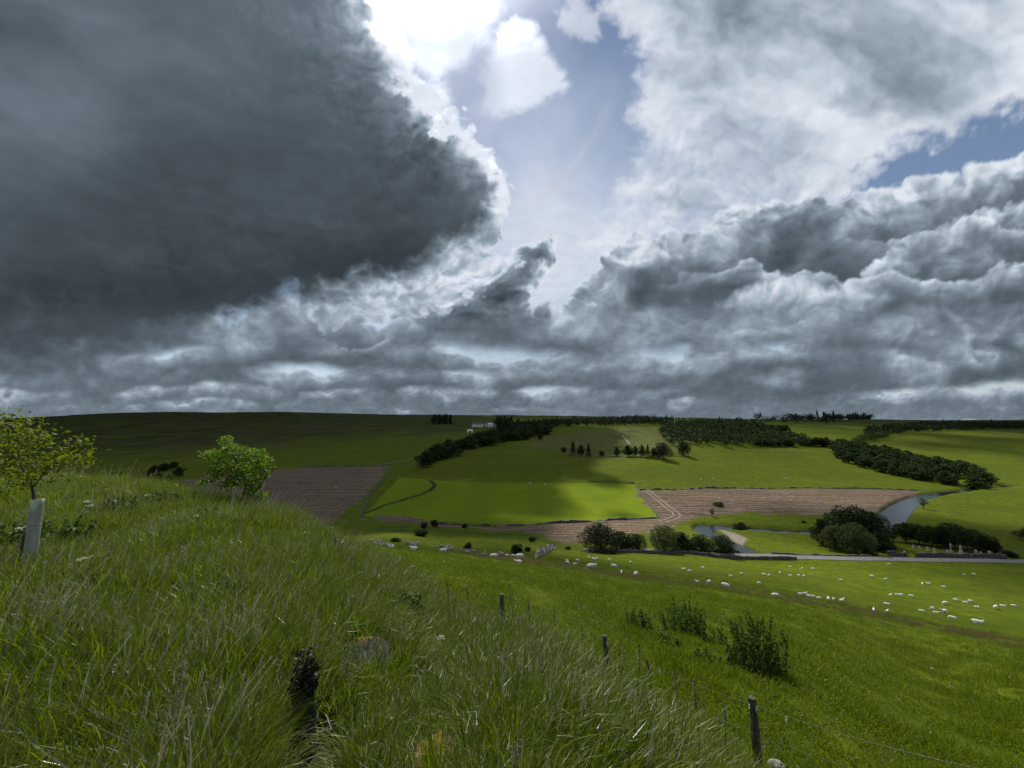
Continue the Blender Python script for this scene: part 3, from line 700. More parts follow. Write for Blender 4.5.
def conifer_tree(seed, h=12., w=4.6, leaves=1500, leaf=.55):
    rs = np.random.RandomState(seed); f = rs.rand(leaves) ** .75; zz = h * (.08 + .92 * f)
    tier = .82 + .26 * np.cos(f * 34 + rs.rand())
    rad = w * .5 * (1 - f) ** .85 * tier * (.35 + .65 * np.sqrt(rs.rand(leaves))) + .05
    a = rs.rand(leaves) * 2 * np.pi; lob = 1 + .16 * np.sin(a * 3 + f * 20)
    P = np.stack([rad * lob * np.cos(a), rad * lob * np.sin(a), zz - .25 * rad], 1)
    V, F = quads(P, leaf, rs, .15, 1.8, .4)
    tb = MB(); tb.tube([(0, 0, -.6), (0, 0, h * .5), (0, 0, h * .98)], [h * .016 + .05, h * .010 + .03, .02], 6)
    return mesh_np("crown", V, F), tb.mesh("trunk", True)

def bush_mesh(seed, h=2., w=2.4, leaves=700, leaf=.22, nb=8):
    rs = np.random.RandomState(seed); blobs = []
    for i in range(nb):
        a = i * 2.4 + rs.rand(); rad = w * .28 * rs.rand() ** .5; s = w * (.2 + .12 * rs.rand())
        blobs.append((math.cos(a) * rad, math.sin(a) * rad, h * (.28 + .34 * rs.rand()), s, s, h * .30))
    P = crown_points(blobs, leaves, rs); P[:, 2] = np.maximum(P[:, 2], .03)
    V, F = quads(P, leaf, rs, .3, 1.3)
    tb = MB()
    for i in range(5):
        b = blobs[i % len(blobs)]; tb.tube([(b[0] * .1, b[1] * .1, -.3), (b[0] * .5, b[1] * .5, b[2] * .5), (b[0], b[1], b[2] * 1.2)], [.035 * w, .022 * w, .006 * w], 5)
    return mesh_np("crown", V, F), tb.mesh("trunk", True)

PROTO = {}
def proto(key, meshes, mat, h, w, name, cat):
    PROTO[key] = (meshes, mat, h, w, name, cat)
    for me, mt in zip(meshes, (mat, m_bark)):
        if not me.materials: me.materials.append(mt)

for k in range(4): proto('oak%d' % k, broad_tree(20 + k, 10, (9.5, 8.2, 10.5, 7.)[k], 5600, .42, (.08, .10, .05, .12)[k]), m_leaf, 10, (9.5, 8.2, 10.5, 7.)[k], 'broadleaf_tree', 'tree')
for k in range(2): proto('willow%d' % k, broad_tree(40 + k, 10, (10.5, 8.5)[k], 6600, .38, .0, nb=24), m_leaf_pale, 10, (10.5, 8.5)[k], 'willow_tree', 'tree')
for k in range(3): proto('dense%d' % k, broad_tree(50 + k, 10, (11., 9., 12.)[k], 6600, .42, .0, nb=24), m_leaf_dark, 10, (11., 9., 12.)[k], 'broadleaf_tree', 'tree')
for k in range(4): proto('plant%d' % k, broad_tree(70 + k, 10, 7.4 + .5 * k, 1500, .70, .0, nb=12, limbs=3), m_leaf_mid, 10, 7.4 + .5 * k, 'broadleaf_tree', 'tree')
for k in range(3): proto('fir%d' % k, conifer_tree(60 + k, 10, 4.4 + .5 * k, 1800, .46), m_needle, 10, 4.4 + .5 * k, 'conifer_tree', 'tree')
for k in range(3): proto('bush%d' % k, bush_mesh(80 + k, 2, 2.6, 2600, .17), m_leaf_dark, 2, 2.6, 'bush', 'bush')
proto('gbush', bush_mesh(84, 2, 2.6, 2600, .16), m_leaf, 2, 2.6, 'bush', 'bush')
proto('thin', broad_tree(90, 10, 5.2, 900, .42, .22, nb=9), m_leaf_pale, 10, 5.2, 'young_tree', 'tree')

_rt = random.Random(5)
def plant(key, loc, h, w=None, label='', group=None, rz=None):
    """stand one tree or bush of height h and spread w at loc"""
    (mc, mt), mat, ph, pw, name, cat = PROTO[key]
    root = put(name, None, loc=loc, rot=(0, 0, _rt.uniform(0, 6.28) if rz is None else rz), label=label, cat=cat, group=group)
    sz = h / ph; sx = sz if w is None else w / pw
    root.scale = (sx, sx, sz); root.empty_display_size = .5
    put('crown', mc, parent=root); put('trunk', mt, parent=root)
    return root

def plant_px(key, px, base, hpx, wpx=None, label='', group=None, d=None, sink=.25):
    P = on(px, base) if d is None else on_d(px, d)
    k = (P.y * CP + P.z * SP) / FPX
    return plant(key, P - Vector((0, 0, sink)), hpx * k * 1.02, None if wpx is None else wpx * k, label, group)
# ================================================================== trees, copses and woods
# willows along the near roadside
G = 'roadside trees by the river bridge'
for key, px, b, h, w, lab in (
    ('dense0', 601, 551.2, 29, 36, 'round dark tree, largest of the roadside row, at its open end'),
    ('dense1', 622, 551.0, 20, 20, 'low dark tree tucked against the largest round roadside tree'),
    ('dense2', 637, 551.0, 18, 20, 'low dark tree before the break in the roadside row'),
    ('willow0', 664, 551.0, 27, 28, 'grey-green bushy tree just after the break in the roadside row'),
    ('dense1', 682, 551.2, 20, 22, 'dark low tree between grey-green bushy tree and river in roadside row'),
    ('dense0', 700, 551.4, 19, 20, 'dark round tree second from the river end of roadside row'),
    ('dense2', 722, 552.0, 19, 24, 'dark spreading tree at the river end of the roadside row')):
    plant_px(key, px, b, h, w, lab, G)
# the big clump below the river bend
G = 'clump of tall trees below the river bend'
for key, px, b, h, w, lab in (
    ('dense1', 823, 545, 27, 18, 'dark tree on the road-field corner of the tall riverside clump'),
    ('dense0', 852, 543, 37, 42, 'tallest dark tree crowning the riverside clump'),
    ('dense2', 872, 545, 34, 34, 'dark spreading tree on the river side of the tall clump'),
    ('willow1', 835, 550, 26, 20, 'grey-green tree at the front of the clump beside its corner tree'),
    ('willow0', 855, 553, 31, 28, 'grey-green front tree in the middle of the tall clump'),
    ('dense1', 881, 551, 20, 20, 'dark low tree ending the clump towards the graveyard'),
    ('gbush', 868, 555, 8, 14, 'green bush at the foot of the tall clump by road wall')):
    plant_px(key, px, b, h, w, lab, G)
# trees behind the graveyard
G = 'row of trees behind the graveyard'
for key, px, b, h, w, lab in (
    ('thin', 893, 541, 13, 12, 'thin pale tree between tall clump and graveyard row'),
    ('oak3', 906, 542, 21, 18, 'open-crowned tree starting the graveyard row'),
    ('oak1', 919, 544, 21, 18, 'tree second in the graveyard row from the tall clump'),
    ('oak0', 932, 546, 21, 20, 'middle tree of the graveyard row standing before open field'),
    ('dense0', 955, 549, 26, 26, 'broadest dark tree of the graveyard row above the obelisk'),
    ('dense1', 943, 548, 22, 16, 'dark tree beside the broadest tree in graveyard row'),
    ('willow1', 974, 550, 22, 18, 'pale green tree after the broadest tree of graveyard row'),
    ('dense2', 985, 552, 18, 18, 'dark tree second from the outer end of graveyard row'),
    ('dense1', 994, 553, 13, 12, 'small dark tree ending the graveyard row'),
    ('bush1', 1011, 557, 7, 12, 'dark bush beyond the outer end of the graveyard wall'),
    ('oak2', 1030, 541, 15, 18, 'tree at the edge of the open field past graveyard')):
    plant_px(key, px, b, h, w, lab, G)
for key, px, b, h, w, lab in (
    ('dense1', 741, 527.2, 10, 13, 'round dark bush on the green tongue inside the river loop'),
    ('gbush', 719, 506, 5, 12, 'low olive bush in grassy patch of the felled field'),
    ('thin', 712, 516, 9, 6, 'small yellowish sapling on bank above the river pool'),
    ('thin', 923.5, 509, 12, 8, 'slim pointed pale tree alone on the far river bank'),
    ('gbush', 804, 523, 3, 6, 'small dark bush in meadow before the tall clump'),
    ('thin', 834, 515, 7, 8, 'small pale tree behind the tall clump at felled field edge'),
    ('bush2', 769, 528.5, 3, 22, 'low dark shrub along the bank of the inner river loop'),
    ('bush0', 517, 553.5, 12, 13, 'dark round bush by the sheep on the brow'),
    ('bush1', 527.5, 552, 6, 7, 'little dark bush beside the round bush on the brow'),
    ('bush2', 532, 541.5, 6, 8, 'dark bush at the edge of the brown felled strip'),
    ('bush0', 424, 528, 7, 8, 'dark bush on the felled strip, nearer the rubble wall'),
    ('bush1', 434.5, 527, 8, 8, 'dark bush on the felled strip, farther from rubble wall'),
    ('gbush', 468, 548.5, 8, 10, 'pale green bush among stones on the brow'),
    ('gbush', 395, 541.5, 6, 12, 'pale green bush just above the rubble wall'),
    ('bush2', 421, 536, 8, 14, 'dark bush in the hollow behind the brow sheep'),
    ('bush1', 464.5, 528, 5, 7, 'dark bush under the meadow wall'),
    ('gbush', 552, 546, 4, 10, 'low green bush near the ruined fold wall'),
    ('bush0', 568, 549, 4, 7, 'small dark bush between ruined fold and roadside trees')):
    plant_px(key, px, b, h, w, lab)
# line of trees on the centre hill
G = 'broken line of trees on the centre hillside'
for key, px, b, h, w, lab in (
    ('dense2', 563.5, 452, 5, 6, 'low shrubby tree starting the hillside line'),
    ('fir2', 573, 455.5, 14.5, 9, 'dark column-like tree in pair at start of hillside line'),
    ('plant1', 581, 455.5, 11, 8, 'paler tree between the two dark column trees'),
    ('fir1', 588.5, 456.5, 12.5, 8, 'dark column-like tree closing the pair on hillside line'),
    ('plant2', 602, 455.5, 6, 6, 'small green tree in the thin stretch of hillside line'),
    ('plant0', 616.5, 456, 10, 7, 'green tree before the middle dark tree of hillside line'),
    ('dense1', 628, 456.5, 12, 9, 'dark rounded tree in the middle of the hillside line'),
    ('plant3', 635.5, 456.5, 11, 7, 'pale green tree after the middle dark hillside tree'),
    ('plant1', 642.5, 457, 13, 7, 'taller pale green tree in dense part of hillside line'),
    ('fir0', 648, 457.5, 13, 6, 'pointed dark tree in dense part of hillside line'),
    ('plant2', 654, 458, 11, 8, 'pale tree leaning on the big dark hillside tree'),
    ('dense0', 663, 459, 17, 16, 'big dark tree closing the hillside line'),
    ('dense2', 684, 455.5, 14, 13, 'dark tree standing out in front of the big wood'),
    ('fir1', 527.5, 440, 5, 4, 'tiny dark tree alone at foot of the knoll'),
    ('plant0', 540, 440, 7, 5, 'thin trees clump on the knoll edge')):
    plant_px(key, px, b, h, w, lab, G)

def fill(poly_px, n, dmin, seed, in_row=False):
    """n spots at least dmin apart inside a polygon given in the picture"""
    P = np.array(plan(poly_px)); rs = np.random.RandomState(seed); out = []
    for _ in range(n * 60):
        x = rs.uniform(P[:, 0].min(), P[:, 0].max()); y = rs.uniform(P[:, 1].min(), P[:, 1].max())
        if poly_sd(np.array([x]), np.array([y]), P)[0] < 0: continue
        if any((x - a) ** 2 + (y - b) ** 2 < dmin * dmin for a, b in out): continue
        out.append((x, y))
        if len(out) >= n: break
    return sorted(out, key=lambda q: q[1])
def plant_fill(spots, keys, h0, h1, label, group, seed, wk=1.05):
    rr = random.Random(seed)
    for x, y in spots:
        k = rr.choice(keys); h = rr.uniform(h0, h1); ph, pw = PROTO[k][2], PROTO[k][3]
        plant(k, Vector((x, y, gz(x, y) - .3)), h, h / ph * pw * wk * rr.uniform(.9, 1.15), label, group)
# the wooded strip slanting down to the river
plant_fill(fill([(836, 452), (838, 449), (870, 449), (905, 457), (940, 465), (975, 474), (990, 483), (986, 488), (950, 487.5), (910, 480), (866, 471), (842, 462)], 120, 4.6, 3),
           ['plant0', 'plant1', 'plant2', 'plant3', 'plant1'], 7.5, 10.5, 'dark green tree in the wooded strip slanting down to the river', 'trees of the wooded strip above the river', 31, 1.45)
# the belt climbing from the felled field to the farm
plant_fill(fill([(411, 470), (425, 460), (450, 450), (478, 441), (505, 436), (532, 431), (548, 428), (548, 434), (520, 440), (490, 447), (462, 456), (440, 463), (425, 470), (414, 473)], 60, 9, 4),
           ['plant0', 'plant1', 'plant3', 'dense1', 'dense2'], 9, 13, 'dark tree in the belt climbing from felled field to the farm', 'trees of the belt below the farm', 32, 1.5)
# scrub at the foot of the left hill
plant_fill(fill([(85, 478), (120, 470), (175, 468), (185, 480), (170, 492), (85, 495)], 26, 5, 6),
           ['plant0', 'dense1', 'dense0'], 4.5, 7.5, 'dark scrubby tree at foot of the shaded hill beside felled slope', 'scrub below the shaded hill', 33, 1.3)
# hedgerow trees on the right hills
def hedge_row(pts, n, h0, h1, label, group, seed, keys=('plant0', 'plant2', 'dense1'), wk=1.25):
    P = np.array(plan(pts)); L = np.concatenate([[0], np.cumsum(np.hypot(*np.diff(P, axis=0).T))]); rr = random.Random(seed)
    sp = []
    for i in range(n):
        s = L[-1] * (i + rr.uniform(.2, .8)) / n; sp.append((np.interp(s, L, P[:, 0]) + rr.uniform(-2, 2), np.interp(s, L, P[:, 1]) + rr.uniform(-2, 2)))
    plant_fill(sp, list(keys), h0, h1, label, group, seed, wk)
hedge_row([(756, 446), (780, 446.5), (793, 446)], 10, 7, 9.5, 'tree in the short hedgerow just past the big wood', 'short hedgerow beyond the big wood', 34)
hedge_row([(798, 445.5), (815, 446.5), (832, 446.5), (850, 449)], 14, 7, 11, 'tree in the hedgerow leading to the wooded strip', 'hedgerow joining the wooded strip', 35)
hedge_row([(748, 430), (756, 431), (765, 431)], 6, 10, 13, 'dark tree in the small grove in the bright upper field', 'grove in the upper field', 36)
hedge_row([(768, 431.5), (776, 432), (788, 431)], 5, 9, 12, 'tree in the loose grove near the bright upper field gate', 'loose grove in the upper field', 37)

# far woods that read as one mass
def wood(name, polys, label, seed, mat, dmin, h0, h1, leafs=170, conif=.25):
    rs = np.random.RandomState(seed); VV, FF, n = [], [], 0
    for poly, cnt in polys:
        for x, y in fill(poly, cnt, dmin, seed):
            h = rs.uniform(h0, h1); z = gz(x, y)
            if rs.rand() < conif:
                f = rs.rand(leafs) ** .8; a = rs.rand(leafs) * 6.28; rad = h * .2 * (1 - f) ** .8 * np.sqrt(rs.rand(leafs))
                P = np.stack([rad * np.cos(a), rad * np.sin(a), h * 1.15 * f], 1); s = h * .11
            else:
                bl = [(rs.uniform(-.2, .2) * h, rs.uniform(-.2, .2) * h, h * rs.uniform(.30, .72), h * .34, h * .34, h * .24) for _ in range(5)]
                P = crown_points(bl, leafs, rs); s = h * .115
            V, F = quads(P + np.array([x, y, z]), s, rs, .3, 1.2); VV.append(V); FF.append(F + n); n += len(V)
        seed += 1
    put(name, mesh_np(name, np.concatenate(VV), np.concatenate(FF)), mat, label=label, cat='woodland', kind='stuff')
wood('woodland', [([(668, 447), (690, 446), (740, 447), (812, 447), (806, 441), (795, 438), (780, 434), (757, 426), (735, 424), (700, 424), (670, 426), (660, 432)], 420)],
     'big dark mixed wood on the hillside beyond the line of trees', 5, m_leaf_mid, 6, 8, 12, conif=.1)
wood('woodland', [([(505, 437), (530, 430), (560, 427.5), (600, 426.5), (640, 426.3), (672, 427), (672, 422.5), (620, 421.5), (560, 423), (520, 426), (500, 431)], 300)],
     'long dark wood along the ridge behind the knoll', 8, m_leaf_dark, 9, 10, 14, conif=.15)
wood('woodland', [([(735, 424.5), (760, 424), (790, 425), (815, 424), (845, 422.3), (872, 420.6), (868, 419.6), (820, 421), (760, 421.5), (730, 422)], 200)],
     'skyline wood with pointed conifers above the bright upper field', 9, m_leaf_dark, 11, 15, 26, conif=.15)
wood('woodland', [([(868, 437), (890, 436), (910, 434), (960, 431), (1010, 429.5), (1060, 430), (1060, 426), (980, 426), (920, 426.5), (890, 430), (866, 433)], 320)],
     'dark wood across the top of the right-hand fields', 10, m_leaf_dark, 9, 10, 15, conif=.1)
wood('woodland', [([(832, 449), (850, 447), (868, 438), (888, 436), (885, 440), (868, 443), (856, 450)], 60)],
     'low trees linking the wooded strip to the upper wood', 12, m_leaf, 7, 8, 12, conif=0)
wood('shelterbelt', [([(433, 424.2), (451, 424.4), (451, 422.4), (433, 422.4)], 46)], 'small square conifer block on the shaded hill', 13, m_needle, 8, 14, 18, conif=.9)
wood('shelterbelt', [([(497, 431), (512, 431), (512, 426), (497, 426)], 46)], 'dark conifers sheltering the farm', 14, m_needle, 8, 14, 18, conif=.6)
# ================================================================== long grass of the bank and turf of the slope
def blades(n, rad, L, wid, phi0, phi1, rs, lean=.14, segs=4):
    a = rs.rand(n) * 2 * np.pi; rr = rad * np.sqrt(rs.rand(n)); bx, by = rr * np.cos(a), rr * np.sin(a)
    az = a + rs.randn(n) * .9; ln = L[0] + (L[1] - L[0]) * rs.rand(n)
    p0 = np.abs(phi0 * rs.randn(n)); p1 = p0 + phi1 * (.25 + rs.rand(n) ** 1.3)
    dx, dy = np.cos(az) + lean * 1.1, np.sin(az) + lean * .3; q = np.hypot(dx, dy) + 1e-6; dx /= q; dy /= q
    tw = rs.randn(n) * .5
    V = np.zeros((n, segs * 2 + 1, 3)); x, z = np.zeros(n), np.zeros(n) - .03
    for k in range(segs + 1):
        t = k / segs; w = wid * (.6 + .8 * rs.rand(n) if k == 0 else 1) * (1 - t ** 2.2) * .5 * (.7 + .6 * (ln / L[1]))
        sx, sy = -dy * np.cos(tw) + dx * np.sin(tw) * .3, dx * np.cos(tw) + dy * np.sin(tw) * .3
        px, py = bx + dx * x, by + dy * x
        if k < segs:
            V[:, 2 * k] = np.stack([px - sx * w, py - sy * w, z], 1); V[:, 2 * k + 1] = np.stack([px + sx * w, py + sy * w, z], 1)
        else: V[:, 2 * segs] = np.stack([px, py, z], 1)
        ph = p0 + (p1 - p0) * (t + .5 / segs); x = x + np.sin(ph) * ln / segs; z = z + np.cos(ph) * ln / segs
    F = [(2 * k, 2 * k + 1, 2 * k + 3, 2 * k + 2) for k in range(segs - 1)]
    i = np.arange(n)[:, None, None] * (segs * 2 + 1)
    Fq = (np.array(F)[None] + i).reshape(-1, 4)
    tip = (np.array([[2 * segs - 2, 2 * segs - 1, 2 * segs, 2 * segs]])[None] + i).reshape(-1, 4)
    return V.reshape(-1, 3), np.vstack([Fq, tip])

def tuft(name, parts, mat, seed):
    """parts: blade specs; the meshes are joined, each keeping a colour index in 'tone'"""
    rs = np.random.RandomState(seed); VV, FF, TT, n = [], [], [], 0
    for tone, args in parts:
        if args[0] == 'seed':
            _, cnt, rad, L, head, lean = args; V, F = [], []
            for i in range(cnt):
                a = rs.rand() * 6.28; r = rad * rs.rand() ** .5; x, y = r * math.cos(a), r * math.sin(a); ln = L[0] + (L[1] - L[0]) * rs.rand()
                dx, dy = lean + .12 * rs.randn(), .14 * rs.randn(); pts = [np.array([x + dx * ln * t * t, y + dy * ln * t * t, ln * (t - .12 * abs(dx) * t * t)]) for t in (0, .4, .75, 1)]
                s = np.array([-.001 - .0012, .0006, 0])
                for k in range(3):
                    b = len(V); V += [pts[k] - s, pts[k] + s, pts[k + 1] + s, pts[k + 1] - s]; F.append((b, b + 1, b + 2, b + 3))
                for k in range(7):
                    t = 1 - head / ln * k / 6.; c = np.array([x + dx * ln * t * t, y + dy * ln * t * t, ln * (t - .12 * abs(dx) * t * t)])
                    d = rs.randn(3); d[2] = abs(d[2]) * .8 + .7; d /= np.linalg.norm(d); w = np.cross(d, rs.randn(3)); w /= np.linalg.norm(w)
                    l = .020 + .014 * rs.rand(); q = .0036; b = len(V); V += [c, c + d * l * .5 + w * q, c + d * l, c + d * l * .5 - w * q]; F.append((b, b + 1, b + 2, b + 3))
            V, F = np.array(V), np.array(F)
        elif args[0] == 'leaf':
            _, cnt, rad, size, h = args; P = rs.randn(cnt, 3) * np.array([rad, rad, h * .3]) * .6; P[:, 2] = np.abs(P[:, 2]) + h * .3; V, F = quads(P, size, rs, .6, 1.5)
        else: V, F = blades(*args, rs)
        VV.append(V); FF.append(F + n); TT.append(np.full(len(V), tone)); n += len(V)
    F = np.concatenate(FF); V = np.concatenate(VV)
    me = bpy.data.meshes.new(name); me.from_pydata(V.tolist(), [], [tuple(dict.fromkeys(q)) for q in F.tolist()]); me.update()
    fattr(me, "tone", np.concatenate(TT)); me.materials.append(mat)
    return me

def grass_mat(name, cols, dry, trans=.5, spec=.22):
    g = NT(name); t = g.attr("tone").outputs['Fac']; rnd = g.n('ShaderNodeNewGeometry').outputs['Random Per Island']; obr = g.n('ShaderNodeObjectInfo').outputs['Random']
    c = g.mix(rnd, cols[0], cols[1]); c = g.mix(g.ramp(obr, .25, .95, 0, .75), c, g.mix(rnd, cols[2], cols[3]))
    c = g.mix(g.ramp(t, .4, .6), c, g.mix(rnd, dry[0], dry[1]))
    b = g.bsdf(c, g.math('MULTIPLY_ADD', rnd, .25, .26), spec)
    tr = g.n('ShaderNodeBsdfTranslucent'); g.set(tr.inputs[0], g.mix(1., c, g.mix(g.ramp(t, .4, .6), (1.2, 1.35, .3), (.95, .95, .95)), 'MULTIPLY'))
    return g.done(g.mixs(trans, b, tr.outputs[0]))
m_grass = grass_mat("long_grass_blade", ((.054, .102, .003), (.168, .218, .005), (.084, .108, .004), (.200, .208, .007)), ((.12, .115, .055), (.26, .25, .17)))
m_turf = grass_mat("turf_blade", ((.070, .120, .004), (.165, .215, .006), (.100, .135, .005), (.200, .225, .008)), ((.15, .15, .03), (.21, .20, .06)), .55, .12)
m_brow = grass_mat("seeding_grass", ((.072, .095, .012), (.125, .125, .020), (.088, .088, .016), (.145, .125, .030)), ((.16, .12, .055), (.26, .20, .11)))

def tuft_set(name, metas):
    c = bpy.data.collections.new(name)
    for me in metas: c.objects.link(bpy.data.objects.new(me.name, me))
    return c
LONG = tuft_set("long_grass_tufts", [
    tuft("grass_tuft", [(0, (44, .15, (.30, .58), .0088, .22, 1.2)), (1, (2, .12, (.25, .50), .004, .3, 1.6))], m_grass, 1),
    tuft("grass_tuft", [(0, (46, .13, (.24, .50), .0064, .16, .9)), (1, ('seed', 1, .1, (.45, .66), .09, .08))], m_grass, 2),
    tuft("grass_tuft", [(0, (40, .18, (.32, .62), .0110, .30, 1.7)), (1, (3, .15, (.3, .5), .005, .4, 1.8))], m_grass, 3),
    tuft("grass_tuft", [(0, (50, .14, (.18, .42), .0080, .22, 1.1)), (1, (2, .1, (.25, .45), .004, .3, 1.6))], m_grass, 4),
    tuft("grass_tuft", [(0, (26, .14, (.25, .46), .0060, .2, 1.2)), (1, ('seed', 4, .14, (.45, .75), .10, .14))], m_grass, 5),
    tuft("herb_tuft", [(0, ('leaf', 75, .17, .075, .26)), (0, (16, .15, (.20, .38), .0055, .2, 1.1))], m_grass, 6),
    tuft("dry_tuft", [(1, (26, .15, (.28, .55), .0045, .35, 1.9)), (0, (26, .13, (.25, .5), .0055, .2, 1.1))], m_grass, 7)])
TURF = tuft_set("turf_tufts", [
    tuft("turf_tuft", [(0, (60, .26, (.03, .085), .0085, .5, 1.0, ))], m_turf, 11),
    tuft("turf_tuft", [(0, (60, .28, (.03, .10), .009, .5, 1.1))], m_turf, 12),
    tuft("turf_tuft", [(0, ('leaf', 60, .26, .04, .04)), (0, (30, .24, (.03, .09), .008, .5, .9))], m_turf, 13),
    tuft("turf_tuft", [(0, (60, .20, (.06, .17), .008, .35, 1.1))], m_turf, 14)])
BROW = tuft_set("brow_tufts", [
    tuft("seed_tuft", [(0, (30, .24, (.15, .32), .008, .25, .9)), (1, ('seed', 14, .25, (.28, .48), .07, .25))], m_brow, 21),
    tuft("seed_tuft", [(0, (34, .24, (.12, .28), .008, .3, 1.)), (1, ('seed', 9, .25, (.25, .42), .07, .25))], m_brow, 22)])

def scatter(name, P, scl, idx, coll, seed, label):
    rs = np.random.RandomState(seed); n = len(P)
    me = bpy.data.meshes.new(name); me.vertices.add(n); me.vertices.foreach_set("co", P.astype(np.float32).ravel())
    fattr(me, "scl", scl)
    a = me.attributes.new("idx", 'INT', 'POINT'); a.data.foreach_set("value", idx.astype(np.int32))
    a = me.attributes.new("rot", 'FLOAT_VECTOR', 'POINT')
    rot = np.stack([rs.randn(n) * .10, rs.randn(n) * .10, rs.randn(n) * .95], 1); a.data.foreach_set("vector", rot.astype(np.float32).ravel())
    o = put(name, me, kind="stuff", label=label, cat="grass")
    ng = bpy.data.node_groups.new(name, 'GeometryNodeTree')
    ng.interface.new_socket("Geometry", in_out='INPUT', socket_type='NodeSocketGeometry'); ng.interface.new_socket("Geometry", in_out='OUTPUT', socket_type='NodeSocketGeometry')
    N = ng.nodes.new; gi = N('NodeGroupInput'); go = N('NodeGroupOutput'); ip = N('GeometryNodeInstanceOnPoints'); ci = N('GeometryNodeCollectionInfo')
    ci.inputs['Collection'].default_value = coll; ci.inputs['Separate Children'].default_value = True; ci.inputs['Reset Children'].default_value = True
    def at_(nm, t):
        q = N('GeometryNodeInputNamedAttribute'); q.data_type = t; q.inputs['Name'].default_value = nm; return q.outputs['Attribute']
    L = ng.links.new
    L(gi.outputs[0], ip.inputs['Points']); L(ci.outputs[0], ip.inputs['Instance']); ip.inputs['Pick Instance'].default_value = True
    L(at_("idx", 'INT'), ip.inputs['Instance Index'])
    L(at_("rot", 'FLOAT_VECTOR'), ip.inputs['Rotation'])
    L(at_("scl", 'FLOAT'), ip.inputs['Scale'])
    L(ip.outputs[0], go.inputs[0])
    md = o.modifiers.new("scatter", 'NODES'); md.node_group = ng
    return o

def polar_points(bands, rs, a0=-72, a1=72):
    out = []
    for r0, r1, dens in bands:
        n = int((r1 * r1 - r0 * r0) * .5 * R(a1 - a0) * dens); r = np.sqrt(r0 * r0 + (r1 * r1 - r0 * r0) * rs.rand(n)); a = np.radians(a0 + (a1 - a0) * rs.rand(n))
        out.append(np.stack([r * np.sin(a), r * np.cos(a)], 1))
    return np.concatenate(out)

ROCKS = [hit(350, 662), hit(437, 764)]
rs = np.random.RandomState(77)
P = polar_points([(.75, 3.2, 230), (3.2, 6, 150), (6, 10, 90), (10, 16, 50), (16, 30, 14)], rs)
sd = poly_sd(P[:, 0], P[:, 1], BANK_POLY) + .35 * fbm(P[:, 0] / 1.1, P[:, 1] / 1.1, 3)
rr = np.hypot(P[:, 0], P[:, 1])
keep = sd > 0
for (cx, cy), (wx, wy) in zip(ROCKS, ((.44, .30), (.26, .20))):
    keep &= ((P[:, 0] - cx) / wx) ** 2 + ((P[:, 1] - cy) / wy) ** 2 > 1
    keep &= ~((np.abs(P[:, 0] - cx * (1 - .2)) < wx * .9) & (P[:, 1] < cy) & (P[:, 1] > cy - .55) & (rs.rand(len(P)) < .55))
cx_, cy_ = hit(303, 762); keep &= ~((np.abs(P[:, 0] / np.maximum(P[:, 1], .1) - cx_ / cy_) < .115) & (P[:, 1] < cy_ + .46) & (P[:, 1] > cy_ - 1.1))
P, sd, rr = P[keep], sd[keep], rr[keep]
lum = fbm(P[:, 0] / 1.6 + 4, P[:, 1] / 1.6, 4); lum2 = fbm(P[:, 0] / .55, P[:, 1] / .55 + 9, 3)
scl = (.72 + .30 * rs.rand(len(P))) * (1 + .55 * lum + .25 * lum2) * np.interp(rr, [0, 2, 5, 12, 22], [.8, .9, 1.0, 1.12, 1.35])
scl *= lerp(.75, 1., sstep(0, 1.2, sd)); scl = np.clip(scl, .35, 1.7)
edge_band = sstep(3.2, .4, sd) * (rr < 12)
u = rs.rand(len(P)); idx = rs.choice([0, 1, 2, 3, 3, 0], len(P))
idx = np.where(u < .035 + .10 * edge_band, 4, idx); idx = np.where((u > .86) & (lum2 > .0), 5, idx)
idx = np.where((u > .84) & (lum < -.05), 6, idx)
scatter("long_grass", np.column_stack([P, ground_z(P[:, 0], P[:, 1])]), scl, idx, LONG, 3, "tall uncut grass with seed heads covering the bank")

rs = np.random.RandomState(78)
P = polar_points([(2.5, 7, 120), (7, 13, 70), (13, 24, 26), (24, 42, 9), (42, 75, 2.2)], rs, -30, 70)
sd = poly_sd(P[:, 0], P[:, 1], BANK_POLY); rr = np.hypot(P[:, 0], P[:, 1]); P, rr = P[sd < .1], rr[sd < .1]
lum = fbm(P[:, 0] / 2.2 + 4, P[:, 1] / 1.5, 4)
k = rs.rand(len(P)) < .75 + .5 * lum; P, rr, lum = P[k], rr[k], lum[k]
scl = (.7 + .6 * rs.rand(len(P))) * (1 + .9 * lum) * np.interp(rr, [3, 10, 24, 70], [.9, 1.05, 1.5, 2.2])
idx = rs.choice([0, 1, 2, 0, 1, 3], len(P)); idx = np.where(lum > .25, 3, idx)
scatter("turf", np.column_stack([P, ground_z(P[:, 0], P[:, 1])]), np.clip(scl, .3, 3), idx, TURF, 4, "short grazed turf of the slope below the fence")

rs = np.random.RandomState(79); B = np.array(BROWLINE); L = np.concatenate([[0], np.cumsum(np.hypot(*np.diff(B, axis=0).T))])
n = 5200; s = L[-1] * rs.rand(n); x = np.interp(s, L, B[:, 0]) + rs.randn(n) * 1.5; y = np.interp(s, L, B[:, 1]) + rs.randn(n) * 3.0
q = fbm(x / 4, y / 4, 4) + .25 * rs.rand(n) > -.02; P = np.stack([x[q], y[q]], 1)
scatter("seeding_grass", np.column_stack([P, ground_z(P[:, 0], P[:, 1])]), .6 + .6 * rs.rand(len(P)), rs.randint(0, 2, len(P)), BROW, 5, "brown seeding grass along the brow of the slope")
